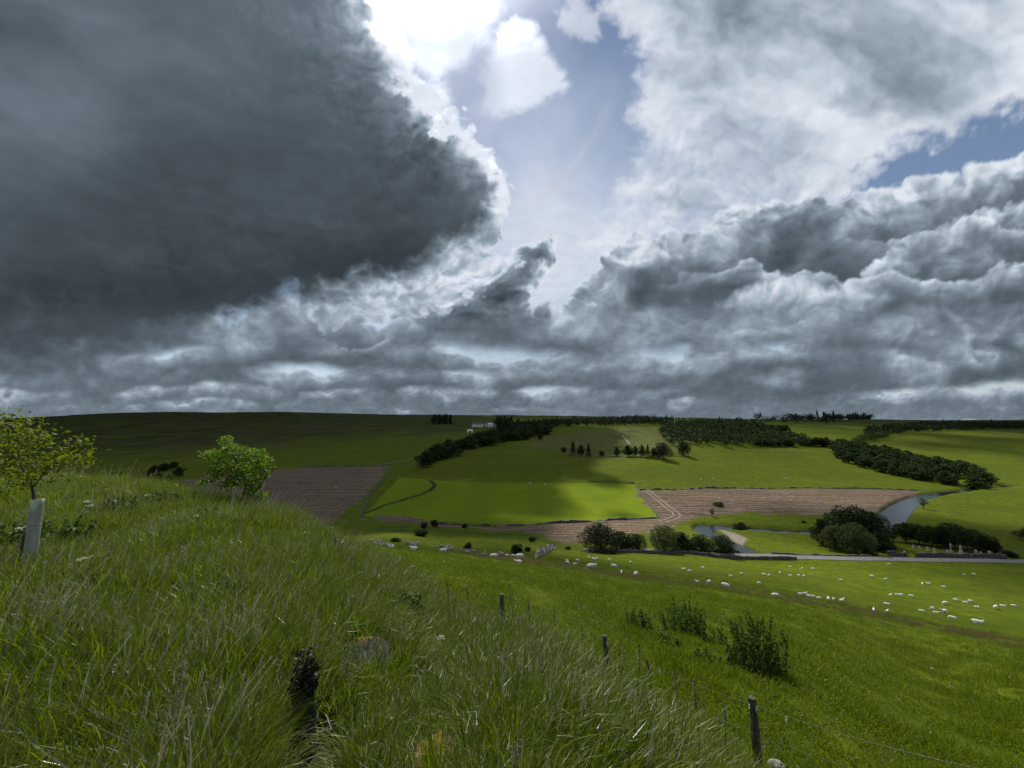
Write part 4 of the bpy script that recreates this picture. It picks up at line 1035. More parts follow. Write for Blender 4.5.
# ================================================================== things in the fields
def up(v, dz): return Vector((v[0], v[1], v[2] + dz))
def px_scale(P): return (P.y * CP + P.z * SP) / FPX
def pt(px, py, d):
    """point on the sight line of a picture point, d metres ahead"""
    r = ray(px, py); return r * (d / r.y)

g = NT("weathered_post"); nz = g.noise(g.scaled(g.obj(), (14, 14, 1.6)), 2.5, 6., .7)
m_post = g.done(g.bsdf(g.mix(g.ramp(nz, .3, .7), (.040, .032, .024), (.150, .125, .098)), .9, .2, g.bump(nz, .02, .9)))
g = NT("fence_wire"); m_wire = g.done(g.bsdf(g.mix(g.noise(g.obj(), 6.), (.10, .09, .08), (.24, .23, .22)), .5, .5, metal=.6))
g = NT("wool"); nz = g.noise(g.obj(), 22., 4.)
m_wool_tuft = g.done(g.bsdf((.62, .60, .54), .95, .1))
m_fleece = None
g = NT("fleece"); nz = g.noise(g.obj(), 14., 4., .7)
m_fleece = g.done(g.bsdf(g.mix(g.ramp(nz, .3, .7), (.76, .73, .66), (.90, .88, .83)), .95, .1, g.bump(nz, .04, .8)))
g = NT("sheep_face"); m_face = g.done(g.bsdf((.55, .50, .43), .8, .2))
g = NT("grey_stone"); nz = g.noise(g.obj(), 3., 6., .7); n2 = g.noise(g.obj(), 11., 5., .7)
m_stone = g.done(g.bsdf(g.mix(g.ramp(n2, .55, .7, 0, .8), g.mix(g.ramp(nz, .3, .7), (.15, .145, .13), (.36, .35, .32)), (.50, .49, .45)), .9, .2, g.bump(n2, .03, .8)))
g = NT("dark_walling"); nz = g.noise(g.obj(), 1.6, 5., .75); n2 = g.n('ShaderNodeTexVoronoi'); g.set(n2.inputs[0], g.obj()); n2.inputs['Scale'].default_value = 3.2
m_wall = g.done(g.bsdf(g.mix(g.ramp(nz, .35, .7), (.050, .046, .038), (.17, .16, .14)), .95, .15, g.bump(n2.outputs[0], .1, .9)))
g = NT("pale_walling"); nz = g.noise(g.obj(), 2.2, 5., .75); n2 = g.n('ShaderNodeTexVoronoi'); g.set(n2.inputs[0], g.obj()); n2.inputs['Scale'].default_value = 3.2
m_wall2 = g.done(g.bsdf(g.mix(g.ramp(nz, .35, .65), (.16, .15, .13), (.40, .385, .35)), .95, .15, g.bump(n2.outputs[0], .1, .9)))

# ---- wire fence down the edge of the bank
posts = []
for px, py, d, hh in ((502, 594, 8.5, 1.12), (605, 635.5, 6.45, 1.12), (751.5, 697, 4.72, 1.08)):
    T = pt(px, py, d); posts.append([T.x, T.y, T.z, hh])
P0 = Vector(posts[0][:3]); far = []
for x, y, e in ((-2.5, 11.3, .30), (-5.2, 14.6, .5), (-8.6, 18.4, .5)): far.append([x, y, gz(x, y) + e, .8])
near = []
for x, y in ((3.75, 2.55),): near.append([x, y, gz(x, y) + .85, 1.1])
posts = far[::-1] + posts + near
fence = put("wire_fence", None, loc=(posts[4][0], posts[4][1], gz(posts[4][0], posts[4][1])), label="old wire fence on weathered wooden posts below the long grass", cat="fence")
O = Vector(fence.location); rr_ = random.Random(3); tops = []
for i, (x, y, z, hh) in enumerate(posts):
    mb = MB(); zb = min(gz(x, y), z - hh) - .25; r0 = (.05, .05, .05, .052, .040, .044, .048)[i]
    lean = Vector(((0, .02, -.03, .0, -.045, -.065, 0)[i], .02, 0)); n = 6; pts = []
    for k in range(n + 1):
        t = k / n; pts.append(Vector((x, y, z)) - O + Vector((0, 0, (zb - z) * (1 - t))) + lean * (t - 1) + Vector((rr_.uniform(-.006, .006), rr_.uniform(-.006, .006), 0)))
    mb.tube(pts, [r0 * rr_.uniform(.92, 1.1) for _ in range(n)] + [r0 * .86], 9)
    part("post", mb, m_post, fence, label={4: "thin leaning grey post", 3: "short stout dark post", 5: "thick leaning bark-covered post"}.get(i))
    tops.append(Vector((x, y, z)) - O)
for drop, name in ((.05, "wire"), (.36, "wire"), (.66, "wire")):
    mb = MB()
    for a, b in zip(tops[:-1], tops[1:]):
        L_ = (b - a).length; pts = [a.lerp(b, t / 8) + Vector((0, -.055, -drop - .07 * math.sin(math.pi * t / 8) * (1 if drop < .1 else .5))) for t in range(9)]
        mb.tube(pts, .0014, 4)
        if drop < .1:
            for k in range(int(L_ / .14)):                      # barbs
                c = a.lerp(b, k * .14 / L_) + Vector((0, -.055, -drop - .07 * math.sin(math.pi * k * .14 / L_)))
                mb.tube([c + Vector((-.012, .01, .012)), c + Vector((.012, -.01, -.012))], .0011, 4)
    w = part(name, mb, m_wire, fence)
    if drop < .1:
        mb = MB(); rs = np.random.RandomState(4)
        for k in range(9):
            i = rs.randint(3, 6); a, b = tops[i], tops[i + 1]; t = rs.rand(); c = a.lerp(b, t) + Vector((0, -.055, -drop - .07 * math.sin(math.pi * t) - .012))
            mb.tube([c, c + Vector((.012, 0, -.02)), c + Vector((.004, .006, -.05)), c + Vector((.016, 0, -.07))], [.006, .013, .008, .002], 5)
        part("wool_wisp", mb, m_wool_tuft, w)

# ---- tree shelters
g = NT("shelter_plastic"); nz = g.noise(g.scaled(g.obj(), (8, 8, 2)), 2., 4., .6)
b_ = g.bsdf(g.mix(g.ramp(nz, .3, .7), (.30, .32, .27), (.47, .48, .42)), .45, .4); t_ = g.n('ShaderNodeBsdfTranslucent'); t_.inputs[0].default_value = (.55, .62, .45, 1)
m_shel = g.done(g.mixs(.35, b_, t_.outputs[0]))
g = NT("green_shelter_plastic"); nz = g.noise(g.scaled(g.obj(), (8, 8, 2)), 2., 4., .6)
b_ = g.bsdf(g.mix(g.ramp(nz, .3, .7), (.035, .070, .020), (.080, .125, .040)), .45, .4); t_ = g.n('ShaderNodeBsdfTranslucent'); t_.inputs[0].default_value = (.20, .36, .07, 1)
m_shel2 = g.done(g.mixs(.5, b_, t_.outputs[0]))
def open_tube(a, b, r0, r1, n=20):
    """thin-walled hollow tube with a flared rim"""
    a, b = Vector(a), Vector(b); ax = (b - a).normalized(); u = ax.cross(Vector((0, 1, 0))).normalized(); v = ax.cross(u); V, F = [], []
    prof = [(0, r0), (.3, r0 * .99), (.7, r1), (.95, r1), (1, r1 * 1.07), (1, r1 * .97), (.95, r1 * .93), (.4, r0 * .92), (.0, r0 * .92)]
    for t, r in prof:
        for k in range(n):
            w = 2 * math.pi * k / n; V.append(tuple(a.lerp(b, t) + (u * math.cos(w) + v * math.sin(w)) * r))
    for i in range(len(prof) - 1):
        for k in range(n): F.append((i * n + k, i * n + (k + 1) % n, (i + 1) * n + (k + 1) % n, (i + 1) * n + k))
    mb = MB(); mb.add(V, F); return mb
def shelter(base, top, r, mat, label, stake_off, stake_top):
    base, top = Vector(base), Vector(top)
    root = put("tree_shelter", None, loc=base, label=label, cat="tree guard")
    part("tube", open_tube(Vector((0, 0, -.1)), top - base, r, r), mat, root, smooth=True)
    mb = MB(); so_ = Vector(stake_off); e = so_ + (top - base) * stake_top
    mb.tube([so_ + Vector((0, 0, -.2)), so_ * 1.0 + (top - base) * .3, e], [.019, .018, .016], 6); st = part("stake", mb, m_post, root)
    ax = (top - base)
    for f in (.3, .68):
        mb = MB()
        c = ax * f; pts = [c + Vector((math.cos(k / 10 * 6.283) * (r + .014) + so_.x * .12, math.sin(k / 10 * 6.283) * (r + .014), 0)) for k in range(11)]
        mb.tube(pts, .005, 4, False); part("tie", mb, m_wire, root)
    return root
Bp = pt(27, 582, 6.2); Tp = pt(37.5, 499, 6.25)
Bp.z = min(Bp.z, gz(Bp.x, Bp.y))
shelter(Bp, Tp, .074, m_shel, "pale grey-green plastic tree tube leaning in long grass, sapling growing out", (-.125, -.02, 0), .62)
B2 = pt(302.5, 762, 2.78); T2 = pt(303.5, 698, 2.80); g2 = gz(B2.x, B2.y); B2.z = min(B2.z, g2)
shelter(B2, T2, .066, m_shel2, "dark green tree tube with wooden stake, bushy dark shrub on top", (.088, -.03, 0), .97)

def spray(root, name, mat, pts, size, seed, up_=.3, aspect=1.5, droop=0.):
    rs = np.random.RandomState(seed); V, F = quads(np.array(pts), size, rs, up_, aspect, droop)
    return part(name, mesh_np(name, V, F), mat, root)
def branchy(root, name, lines, mat=None):
    mb = MB()
    for pts, r0, r1 in lines: mb.tube(pts, [lerp(r0, r1, i / (len(pts) - 1)) for i in range(len(pts))], 6)
    return part(name, mb, mat or m_bark, root, smooth=True)

# sapling out of the pale tube: limbs read as picture points at its own distance
sap = put("sapling", None, loc=Tp, label="young tree with yellowish leaves growing out of the pale tree tube", cat="tree")
def S_(px, py, dd=0.): return pt(px, py, 6.25 + dd) - Tp
limb_px = [([(36, 512, 0), (33, 492, 0), (31, 481, 0), (22, 468, .0), (18, 452, .05), (17, 434, .05), (12, 415, .1)], .022, .005),
           ([(33, 487, 0), (40, 479, -.05), (48, 466, -.15), (55, 455, -.2)], .012, .004),
           ([(20, 462, 0), (8, 450, .15), (-8, 440, .3), (-24, 436, .4)], .012, .003),
           ([(48, 466, -.15), (62, 462, -.3), (76, 458, -.4), (88, 459, -.5)], .008, .002),
           ([(44, 472, -.1), (60, 455, .1), (72, 449, .2), (86, 441, .25)], .007, .002),
           ([(18, 450, 0), (28, 441, -.2), (42, 437, -.3)], .008, .002),
           ([(31, 481, 0), (16, 478, -.3), (0, 474, -.5), (-18, 470, -.6)], .009, .003),
           ([(17, 434, 0), (2, 424, .3), (-16, 418, .4)], .008, .002), ([(-8, 440, .3), (-24, 452, .3), (-40, 455, .3)], .006, .002)]
branchy(sap, "trunk", [([S_(*q) for q in l], a, b) for l, a, b in limb_px])
rs = np.random.RandomState(12); pts = []
for l, a, b in limb_px:
    Q = [S_(*q) for q in l]
    for i in range(1, len(Q)):
        if l[0][1] > 505 and i < 4: continue
        for k in range(48 if i < len(Q) - 1 else 80):
            c = Q[i - 1].lerp(Q[i], rs.rand()); e = .15 if l[-1][0] < 60 else .085
            pts.append(np.array(c) + rs.randn(3) * e * np.array([1., 1.2, .62]))
for _ in range(420):
    c = S_(rs.uniform(-40, 50), rs.uniform(416, 478), rs.uniform(-.5, .5))
    if c.z > -.05 and math.hypot(c.x + .35, c.z - .75) < .8: pts.append(np.array(c))
spray(sap, "crown", m_sap_leaf, pts, .075, 5, .5, 1.9)

# the bushy shrub standing in the dark tube
shb = put("shrub", None, loc=T2 - Vector((0, 0, .03)), scale=(.95, .95, .82), label="bushy dark-leaved shrub sprouting from the dark green tree tube", cat="shrub")
k2 = 2.8 / FPX; rs = np.random.RandomState(15); pts = []
blob = [(0, 0, .10, .085, .085, .10), (-.035, .0, .13, .075, .07, .085), (.03, .0, .16, .075, .07, .10), (-.02, 0, .245, .06, .06, .07), (.045, 0, .27, .04, .05, .07), (0, 0, .04, .075, .07, .05)]
P = crown_points(blob, 760, rs, .3)
branchy(shb, "trunk", [([(0, 0, -.25), (.0, 0, .1), (-.01, 0, .33)], .012, .003), ([(0, 0, .0), (.05, .01, .15), (.055, 0, .37)], .008, .002), ([(0, 0, .02), (-.05, -.02, .14), (-.06, 0, .30)], .007, .002), ([(0, 0, .1), (.01, .03, .25), (.0, .02, .40)], .005, .002)])
top = np.stack([rs.uniform(-.07, .07, 90), rs.uniform(-.05, .05, 90), rs.uniform(.24, .42, 90)], 1)
spray(shb, "crown", m_shel_leaf, np.vstack([P, top]), .036, 6, .4, 1.7)

# lone tree on the brow of the bank
wd = 14.6; wb_ = pt(243, 512, wd); wb_.z = gz(wb_.x, wb_.y) - .1
wt_ = put("whitebeam_tree", None, loc=wb_, label="small bright green bushy tree alone on the brow of the grassy bank", cat="tree")
def W_(px, py, dd=0.): return pt(px, py, wd + dd) - wb_
branchy(wt_, "trunk", [([(0, 0, -.2), W_(254, 505), W_(252, 488), W_(240, 470, .1), W_(232, 452), W_(227, 440)], .05, .012),
    ([W_(253, 495), W_(262, 478, -.2), W_(266, 462, -.2)], .03, .008), ([W_(250, 486), W_(228, 476, .2), W_(208, 466, .3)], .03, .007), ([W_(240, 470), W_(215, 458, -.3), W_(202, 452, -.4)], .022, .006),
    ([W_(258, 488), W_(272, 470), W_(279, 455)], .015, .004), ([W_(262, 480), W_(278, 466, .2), W_(283, 460, .2)], .010, .003), ([W_(256, 470, .3), W_(262, 448, .3), W_(262, 440, .3)], .012, .003), ([W_(246, 460), W_(244, 442), W_(244, 432)], .010, .002)])
rs = np.random.RandomState(19); sc = wd / FPX; blob = []
for px, py, rx, ry in ((227, 441, 7, 6), (232, 449, 12, 8), (215, 455, 13, 8), (207, 453, 8, 5), (245, 452, 11, 8), (258, 455, 11, 8), (266, 463, 9, 9), (222, 466, 15, 10), (240, 468, 16, 11), (258, 473, 13, 10), (214, 474, 10, 7), (236, 481, 14, 8),
                       (252, 486, 12, 8), (204, 482, 7, 4), (262, 496, 6, 5), (250, 494, 8, 6), (225, 485, 10, 6)):
    for dd in (-.45, .1, .5):
        q = W_(px + rs.uniform(-2, 2), py + rs.uniform(-2, 2), dd); blob.append((q.x, q.y, q.z, rx * sc * .74, .34, ry * sc * .74))
P = crown_points(blob, 4400, rs, .35); spray(wt_, "crown", m_white_leaf, P, .105, 8, .5, 1.5)

# ---- mossy rocks in the grass
g = NT("lichen_rock"); n1 = g.noise(g.obj(), 5., 6., .7); n2 = g.noise(g.obj(), 13., 5., .65); n3 = g.noise(g.obj(), 3.2, 4., .6)
c_ = g.mix(g.ramp(n1, .3, .7), (.022, .021, .020), (.065, .062, .058)); sx_ = g.n('ShaderNodeSeparateXYZ'); g.t.links.new(g.obj(), sx_.inputs[0])
edge_ = g.math('ABSOLUTE', sx_.outputs[1]); lich = g.ramp(g.math('ADD', n3, g.math('MULTIPLY', edge_, .9)), .66, .80)
c_ = g.mix(lich, c_, g.mix(g.ramp(n2, .4, .6), (.15, .085, .010), (.26, .17, .02)))
m_lich = g.done(g.bsdf(c_, .95, .15, g.bump(n2, .02, .9)))
g = NT("moss"); n1 = g.noise(g.obj(), 16., 5., .7)
m_moss = g.done(g.bsdf(g.mix(g.ramp(n1, .3, .7), (.06, .05, .010), (.20, .13, .018)), 1., .05, g.bump(n1, .02, 1.)))
def rock_mesh(seed, sx, sy, sz, rough=.25, sub=4, flat=.55):
    bm = bmesh.new(); bmesh.ops.create_icosphere(bm, subdivisions=sub, radius=1.)
    V = np.array([v.co for v in bm.verts]); o = seed * 3.7
    d = 1 + rough * (fbm(V[:, 0] * 1.3 + o + V[:, 2], V[:, 1] * 1.3 - V[:, 2] + o, 4) + .4 * puff(V[:, 0] * 2 + o, V[:, 1] * 2 + V[:, 2], 2)); V = V * d[:, None]
    V[:, 2] = np.where(V[:, 2] > flat, flat + (V[:, 2] - flat) * .25, V[:, 2])
    for v, c in zip(bm.verts, V): v.co = (c[0] * sx, c[1] * sy, c[2] * sz)
    me = bpy.data.meshes.new("rock"); bm.to_mesh(me); bm.free(); me.polygons.foreach_set("use_smooth", np.ones(len(me.polygons), bool)); return me
(x, y) = ROCKS[0]; put("rock", rock_mesh(1, .40, .26, .062, .22), m_lich, loc=(x, y, gz(x, y) + .015), rot=(R(15), R(-4), .15), label="flat grey rock with yellow lichen half buried in long grass", cat="rock")
(x, y) = ROCKS[1]; put("mossy_mound", rock_mesh(2, .22, .16, .12, .35), m_moss, loc=(x, y, gz(x, y) - .03), rot=(R(10), 0, .5), label="small mound of orange-brown moss at the foot of the bank", cat="mound")

# ---- nettle beds and stalks on the slope
def weed_mesh(seed, n, rx, ry, h, leaf=.062):
    rs = np.random.RandomState(seed); mb = MB(); pts = []
    for i in range(n):
        a = rs.rand() * 6.28; q = rs.rand() ** .5; x, y = rx * q * math.cos(a), ry * q * math.sin(a); hh = h * (.55 + .5 * rs.rand()) * (1 - .35 * q ** 2); lx, ly = .16 * rs.randn() * hh, .12 * rs.randn() * hh
        S0 = [np.array([x + lx * t * t, y + ly * t * t, hh * t - .08]) for t in (0, .5, 1)]; mb.tube([tuple(p) for p in S0], [.006, .005, .002], 4)
        for t in np.linspace(.12, 1, max(6, int(hh * 20))):
            c = np.array([x + lx * t * t, y + ly * t * t, hh * t - .05]); w = .045 * (1.2 - .9 * t)
            for _ in range(4): pts.append(c + rs.randn(3) * np.array([w, w, .02]))
    V, F = quads(np.array(pts), leaf, rs, .35, 1.6, .15)
    return mesh_np("leaves", V, F), mb
def weeds(px, d, n, rx, ry, h, seed, label, name="nettle_clump"):
    P = on_d(px, d); root = put(name, None, loc=P, label=label, cat="weeds", group="nettle clumps on the slope")
    lv, mb = weed_mesh(seed, n, rx, ry, h); part("leaves", lv, m_dock_leaf, root); part("stems", mb, m_bark, root)
weeds(683, 12.6, 46, .62, .5, 1.15, 1, "upright dark nettle clump between the small clump and the biggest one")
weeds(757, 9.3, 64, .66, .5, 1.28, 2, "biggest dark nettle clump on the slope below the fence")
weeds(641, 12.2, 26, .38, .4, .75, 3, "small nettle clump nearest the thin leaning fence post")
weeds(712, 11.6, 18, .32, .3, .62, 4, "thin straggly nettles in the gap before the biggest clump")
weeds(668, 10.6, 16, .30, .25, .36, 5, "low dark nettle patch at the foot of the upright clump")
weeds(705, 9.2, 22, .40, .3, .26, 6, "low wide patch of dark leaves below the straggly nettles")

m_weed = leaf_mat("bank_weed_leaf", (.026, .060, .010), (.075, .125, .016), .35, .55, .2)
for i, (px, d, n, rx, h) in enumerate(((64, 8.2, 30, .5, .75), (112, 10.5, 34, .6, .8), (158, 12.2, 30, .6, .7), (12, 7.4, 26, .45, .7), (205, 10.2, 22, .45, .55), (330, 9.0, 20, .4, .5), (395, 6.6, 18, .35, .5), (90, 5.2, 18, .35, .45), (230, 5.0, 16, .3, .42))):
    P = on_d(px, d); root = put("weed_clump", None, loc=P, label="leafy green weeds growing up through the long grass of the bank", cat="weeds", group="leafy weeds in the bank grass")
    lv, mb = weed_mesh(60 + i, n, rx, rx * .8, h, .075); part("leaves", lv, m_weed, root); part("stems", mb, m_grass, root)

def stalk(px, d, h, label, seed, name="dock_stalk", lean=.1, head=.35, mat=None):
    P = on_d(px, d); root = put(name, None, loc=P, label=label, cat="plant", group="dark dock stalks along the fence")
    rs = np.random.RandomState(seed); mb = MB(); S0 = [(lean * h * t * t, .0, h * t - .05) for t in (0, .35, .7, 1)]; mb.tube(S0, [.006, .005, .004, .002], 5); part("stem", mb, m_post, root)
    pts = [np.array([lean * h * t * t, 0, h * t - .05]) + rs.randn(3) * np.array([.02, .02, .01]) * (1.3 - t) for t in np.linspace(1 - head, 1, 70)]
    V, F = quads(np.array(pts), .022, rs, .2, 1.4); part("seed_head", mesh_np("seed_head", V, F), m_post, root)
for i, (px, d, h) in enumerate(((514, 7.7, 1.05), (531, 7.6, .85), (556, 7.3, .9), (583, 7.0, .8), (640, 5.6, 1.0), (655, 5.5, .85), (681, 5.3, .9), (700, 4.9, .95), (727, 5.2, .7), (620, 6.0, .8), (470, 8.6, .9), (449, 9.2, .85))):
    stalk(px, d, h, "dark thin dock stalk standing above the grass along the fence", 30 + i, lean=(-.1 + .03 * (i % 5)))

m_umbel = leaf_mat("umbel_white", (.50, .50, .44), (.78, .78, .72), .3, .7, .2)
def umbel(px, py, d, label, seed, s=.06):
    T = pt(px, py, d); zb = gz(T.x, T.y); root = put("cow_parsley", None, loc=(T.x, T.y, zb), label=label, cat="flower", group="white flower heads in the bank grass")
    rs = np.random.RandomState(seed); mb = MB(); hh = max(.2, T.z - zb); mb.tube([(0, 0, -.05), (.02, 0, hh * .6), (0, 0, hh)], [.004, .003, .002], 5)
    C = []
    for k in range(9):
        a = k * .698 + rs.rand() * .3; r = s * (.4 + .6 * rs.rand()); e = (r * math.cos(a), r * math.sin(a), hh + .03 + .01 * rs.randn()); mb.tube([(0, 0, hh), e], [.0015, .001], 4)
        for _ in range(14): C.append(np.array(e) + rs.randn(3) * np.array([.011, .011, .004]))
    part("stem", mb, m_grass, root); V, F = quads(np.array(C), .013, rs, 1.2, 1.2); part("flower_head", mesh_np("flower_head", V, F), m_umbel, root)
for i, (px, py, d) in enumerate(((87, 503, 9.0), (90, 507, 8.6), (83, 561, 5.6), (20, 530, 7.2), (196, 517, 9.6), (330, 577, 8.2), (329, 573, 8.6), (72, 530, 8.0), (148, 496, 11.5), (225, 512, 11.), (440, 640, 5.6), (566, 700, 4.4))):
    umbel(px, py, d, "small white flower head standing in the long grass of the bank", 50 + i, .05 + .012 * (i % 3))
def dead_branch(px, d, h, label, seed):
    P = on_d(px, d); rs = np.random.RandomState(seed); mb = MB()
    mb.tube([(0, 0, -.1), (.10 * h, 0, h * .5), (.06 * h, .02, h)], [.016, .010, .003], 6)
    for k in range(6):
        t = .35 + .6 * rs.rand(); b = Vector((.10 * h * min(1, 2 * t), 0, h * t)); mb.tube([b, b + Vector((rs.uniform(-.3, .3), rs.uniform(-.2, .2), rs.uniform(.05, .35))) * h * .6], [.006, .0015], 5)
    put("dead_branch", mb.mesh("dead_branch", True), m_dead, loc=P, label=label, cat="branch")
dead_branch(86, 9.6, .95, "bleached dead branch standing in grass near the pale tree tube", 1)
dead_branch(290, 13.0, .55, "bleached dead twigs at the brow of the bank past the lone tree", 2)

# ---- loose stones on the slope
for i, (px, py, w, lab) in enumerate(((931, 667, 5.5, "pale stone lying highest of the loose stones on the smooth slope"), (888, 720, 7, "long pale stone low on the smooth slope"), (944, 745, 6, "pale stone lowest of the loose stones on the slope"),
        (898.5, 699, 3.2, "small pale stone, upper of a close pair on the slope"), (903, 699.5, 3.4, "small pale stone, lower of a close pair on the slope"), (893, 686, 2.4, "tiny pale stone above the close pair of stones"), (952, 688, 3.5, "flat pale stone half sunk in the slope turf"),
        (776, 765, 16, "mossy pale stone at the foot of the thick leaning fence post"), (737, 747, 5, "pale stone in grass beside the thick leaning fence post"), (718, 666, 3, "small white stone below the low dark nettle leaves"), (627, 625, 3.5, "white stone in turf before the small nettle clump"), (547, 578, 3, "white stone in turf under the brow sheep"), (588, 635, 4, "pale stone on turf beside the thin leaning post"))):
    x, y = hit(px, py + .5); P = Vector((x, y, gz(x, y))); k = px_scale(P) * w / 2
    put("stone", rock_mesh(10 + i, k, k * .7, k * .55, .3, 3), m_stone, loc=up(P, k * .12), rot=(0, 0, i * 1.3), label=lab, cat="stone")

# ---- sheep: one continuous body grown from joined volumes
def sheep_mesh(pose):
    bm = bmesh.new()
    def ball(c, r, s=(1, 1, 1)):
        m = Matrix.Translation(c) @ Matrix.Diagonal((r * s[0], r * s[1], r * s[2], 1)); bmesh.ops.create_icosphere(bm, subdivisions=3, radius=1., matrix=m)
    def limb(a, b, r0, r1):
        a, b = Vector(a), Vector(b)
        for k in range(7):
            t = k / 6; ball(a.lerp(b, t), lerp(r0, r1, t))
    zb = .56 if pose != 'lie' else .27
    ball((-.22, 0, zb + .02), .26, (1.15, .86, .95)); ball((.02, 0, zb), .27, (1.2, .88, .98)); ball((.26, 0, zb + .02), .24, (1.1, .84, 1.)); ball((-.42, 0, zb + .03), .19, (1, .85, 1))
    ball((-.60, 0, zb + .0), .05, (1, 1, 1.9))
    if pose == 'graze': hd = [(.44, 0, zb + .06), (.60, 0, zb - .14), (.68, 0, zb - .34)]; hp = Vector((.72, 0, .13)); mz = Vector((.78, 0, .03))
    elif pose == 'lie': hd = [(.40, 0, zb + .08), (.52, .02, zb + .24), (.58, .03, zb + .32)]; hp = Vector((.62, .03, zb + .36)); mz = Vector((.75, .05, zb + .28))
    else: hd = [(.42, 0, zb + .08), (.55, 0, zb + .24), (.62, 0, zb + .34)]; hp = Vector((.66, 0, zb + .38)); mz = Vector((.80, 0, zb + .29))
    limb(hd[0], hd[1], .15, .11); limb(hd[1], hd[2], .11, .085)
    ball(hp, .085, (1.05, .85, .95)); limb(hp, mz, .072, .045)
    for s in (-1, 1):
        e = hp + Vector((-.03, s * .075, .03)); limb(e, e + Vector((-.01, s * .075, .0)), .024, .012)
    if pose != 'lie':
        for x0, s in ((.30, 1), (.30, -1), (-.34, 1), (-.34, -1)):
            kx = .02 if x0 > 0 else -.06
            limb((x0, s * .12, zb - .12), (x0 + kx, s * .12, .28), .085, .040); limb((x0 + kx, s * .12, .28), (x0 - .0, s * .12, .04), .036, .030)
    else:
        for x0, s in ((.30, 1), (.28, -1)): limb((x0, s * .16, .10), (x0 + .20, s * .17, .05), .06, .035)
        for x0, s in ((-.34, 1), (-.34, -1)): limb((x0, s * .2, .13), (x0 + .2, s * .22, .05), .09, .04)
    me = bpy.data.meshes.new("sheep"); bm.to_mesh(me); bm.free()
    o = bpy.data.objects.new("sheep_grow", me); COL.objects.link(o); md = o.modifiers.new("r", 'REMESH'); md.mode = 'VOXEL'; md.voxel_size = .028
    sm = o.modifiers.new("s", 'SMOOTH'); sm.iterations = 3
    dg = bpy.context.evaluated_depsgraph_get(); out = bpy.data.meshes.new_from_object(o.evaluated_get(dg)); bpy.data.objects.remove(o); bpy.data.meshes.remove(me)
    V = np.array([v.co for v in out.vertices]); wool = (V[:, 0] < hd[1][0]) & (V[:, 2] > (.30 if pose != 'lie' else .0))
    nrm = np.array([v.normal for v in out.vertices]); V = V + nrm * (wool * .018 * puff(V[:, 0] * 14 + V[:, 2] * 5, V[:, 1] * 14 + V[:, 2] * 9, 2))[:, None]
    out.vertices.foreach_set("co", V.astype(np.float32).ravel()); out.materials.append(m_fleece); out.materials.append(m_face)
    pc = np.array([p.center for p in out.polygons]); face = (pc[:, 0] > hd[1][0] + .03) | ((pc[:, 2] < .27) & (pose != 'lie'))
    out.polygons.foreach_set("material_index", face.astype(np.int32)); out.polygons.foreach_set("use_smooth", np.ones(len(pc), bool)); out.name = "sheep"
    return out
SHEEP = {k: sheep_mesh(k) for k in ('graze', 'lie', 'stand')}
_rs = random.Random(9)
def sheep(px, py, pose, wpx, label, group, rz=None):
    x, y = hit(px, py + .6, 12); P = Vector((x, y, gz(x, y))); rz = _rs.choice([0, math.pi]) + _rs.uniform(-.9, .9) if rz is None else rz
    vis = 1.3 * abs(math.cos(rz)) + .5 * abs(math.sin(rz)); s = min(1.25, max(.55, wpx * px_scale(P) / vis))
    put("sheep", SHEEP[pose], loc=up(P, -.03), rot=(0, 0, rz), scale=s, label=label, cat="sheep", group=group)
G = 'sheep resting along the brow by the rubble walls'
for px, py, pose, w, rz, lab in ((413.5, 549, 'lie', 14, 3.3, "large white sheep lying by the middle heap of wall rubble"), (443.5, 551.5, 'lie', 14, .2, "large white sheep lying before the last long heap of rubble"), (391, 546.5, 'lie', 8, 3.0, "white sheep lying at the end of the long rubble wall"),
        (493.5, 558, 'graze', 8, 3.2, "white sheep at the brow just before the dark round bush"), (519.5, 558.5, 'graze', 9, .3, "white sheep under the round bush, upper of two together"), (518, 562.5, 'lie', 8, 3.1, "white sheep under the round bush, lower of two together"),
        (507, 556, 'graze', 4.2, .2, "small lamb-sized sheep at the foot of the round bush, nearer the rubble"), (513, 556.3, 'graze', 4, 3.0, "small lamb-sized sheep at the foot of the round bush, touching its shade"), (332, 579, 'lie', 8, 3.0, "pale sheep lying half hidden in the bank grass")):
    sheep(px, py, pose, w, lab, G, rz)
G = 'sheep on the brow above the roadside trees'
for px, py, pose, w, rz, lab in ((590.5, 568.5, 'graze', 9, .35, "biggest white sheep of the flock on the brow, overlapped by another"), (594.5, 566, 'graze', 6, 3.3, "white sheep close behind the biggest one on the brow"), (635.8, 575.5, 'graze', 7.5, .8, "large white sheep grazing apart on the brow below the roadside trees"),
        (614, 567.5, 'graze', 6.5, 2.6, "white sheep midway between the biggest sheep and the one grazing apart"), (621.5, 573, 'stand', 3.6, 1.2, "white sheep seen end-on beside the one grazing apart")):
    sheep(px, py, pose, w, lab, G, rz)
def flock(spots, label, group):
    for q in spots:
        w = q[2] if len(q) > 2 else 3.6
        sheep(q[0], q[1] + .6, _rs.choice(['graze', 'graze', 'stand', 'lie']), w, label, group)
flock([(567, 560, 4), (577.5, 560, 4), (575, 564, 3.5), (567.5, 563, 4), (589, 556.5, 3), (594, 560, 5), (597, 558.5, 3), (609.5, 559.5, 3.5), (630.5, 562, 3.5)], "small white sheep in the loose flock just below the roadside trees", "loose flock below the roadside trees")
flock([(683.5, 569, 4.5), (689.5, 571, 3.6), (703, 568, 3), (697, 581, 4.5), (709, 582, 6), (725.5, 586.5, 8), (731, 576, 3), (741.5, 573.5, 3.6), (759, 583, 4), (764, 574, 3.2), (769, 575, 3.6)], "white sheep scattered on the middle slope past the sheep grazing apart", "sheep of the middle slope")
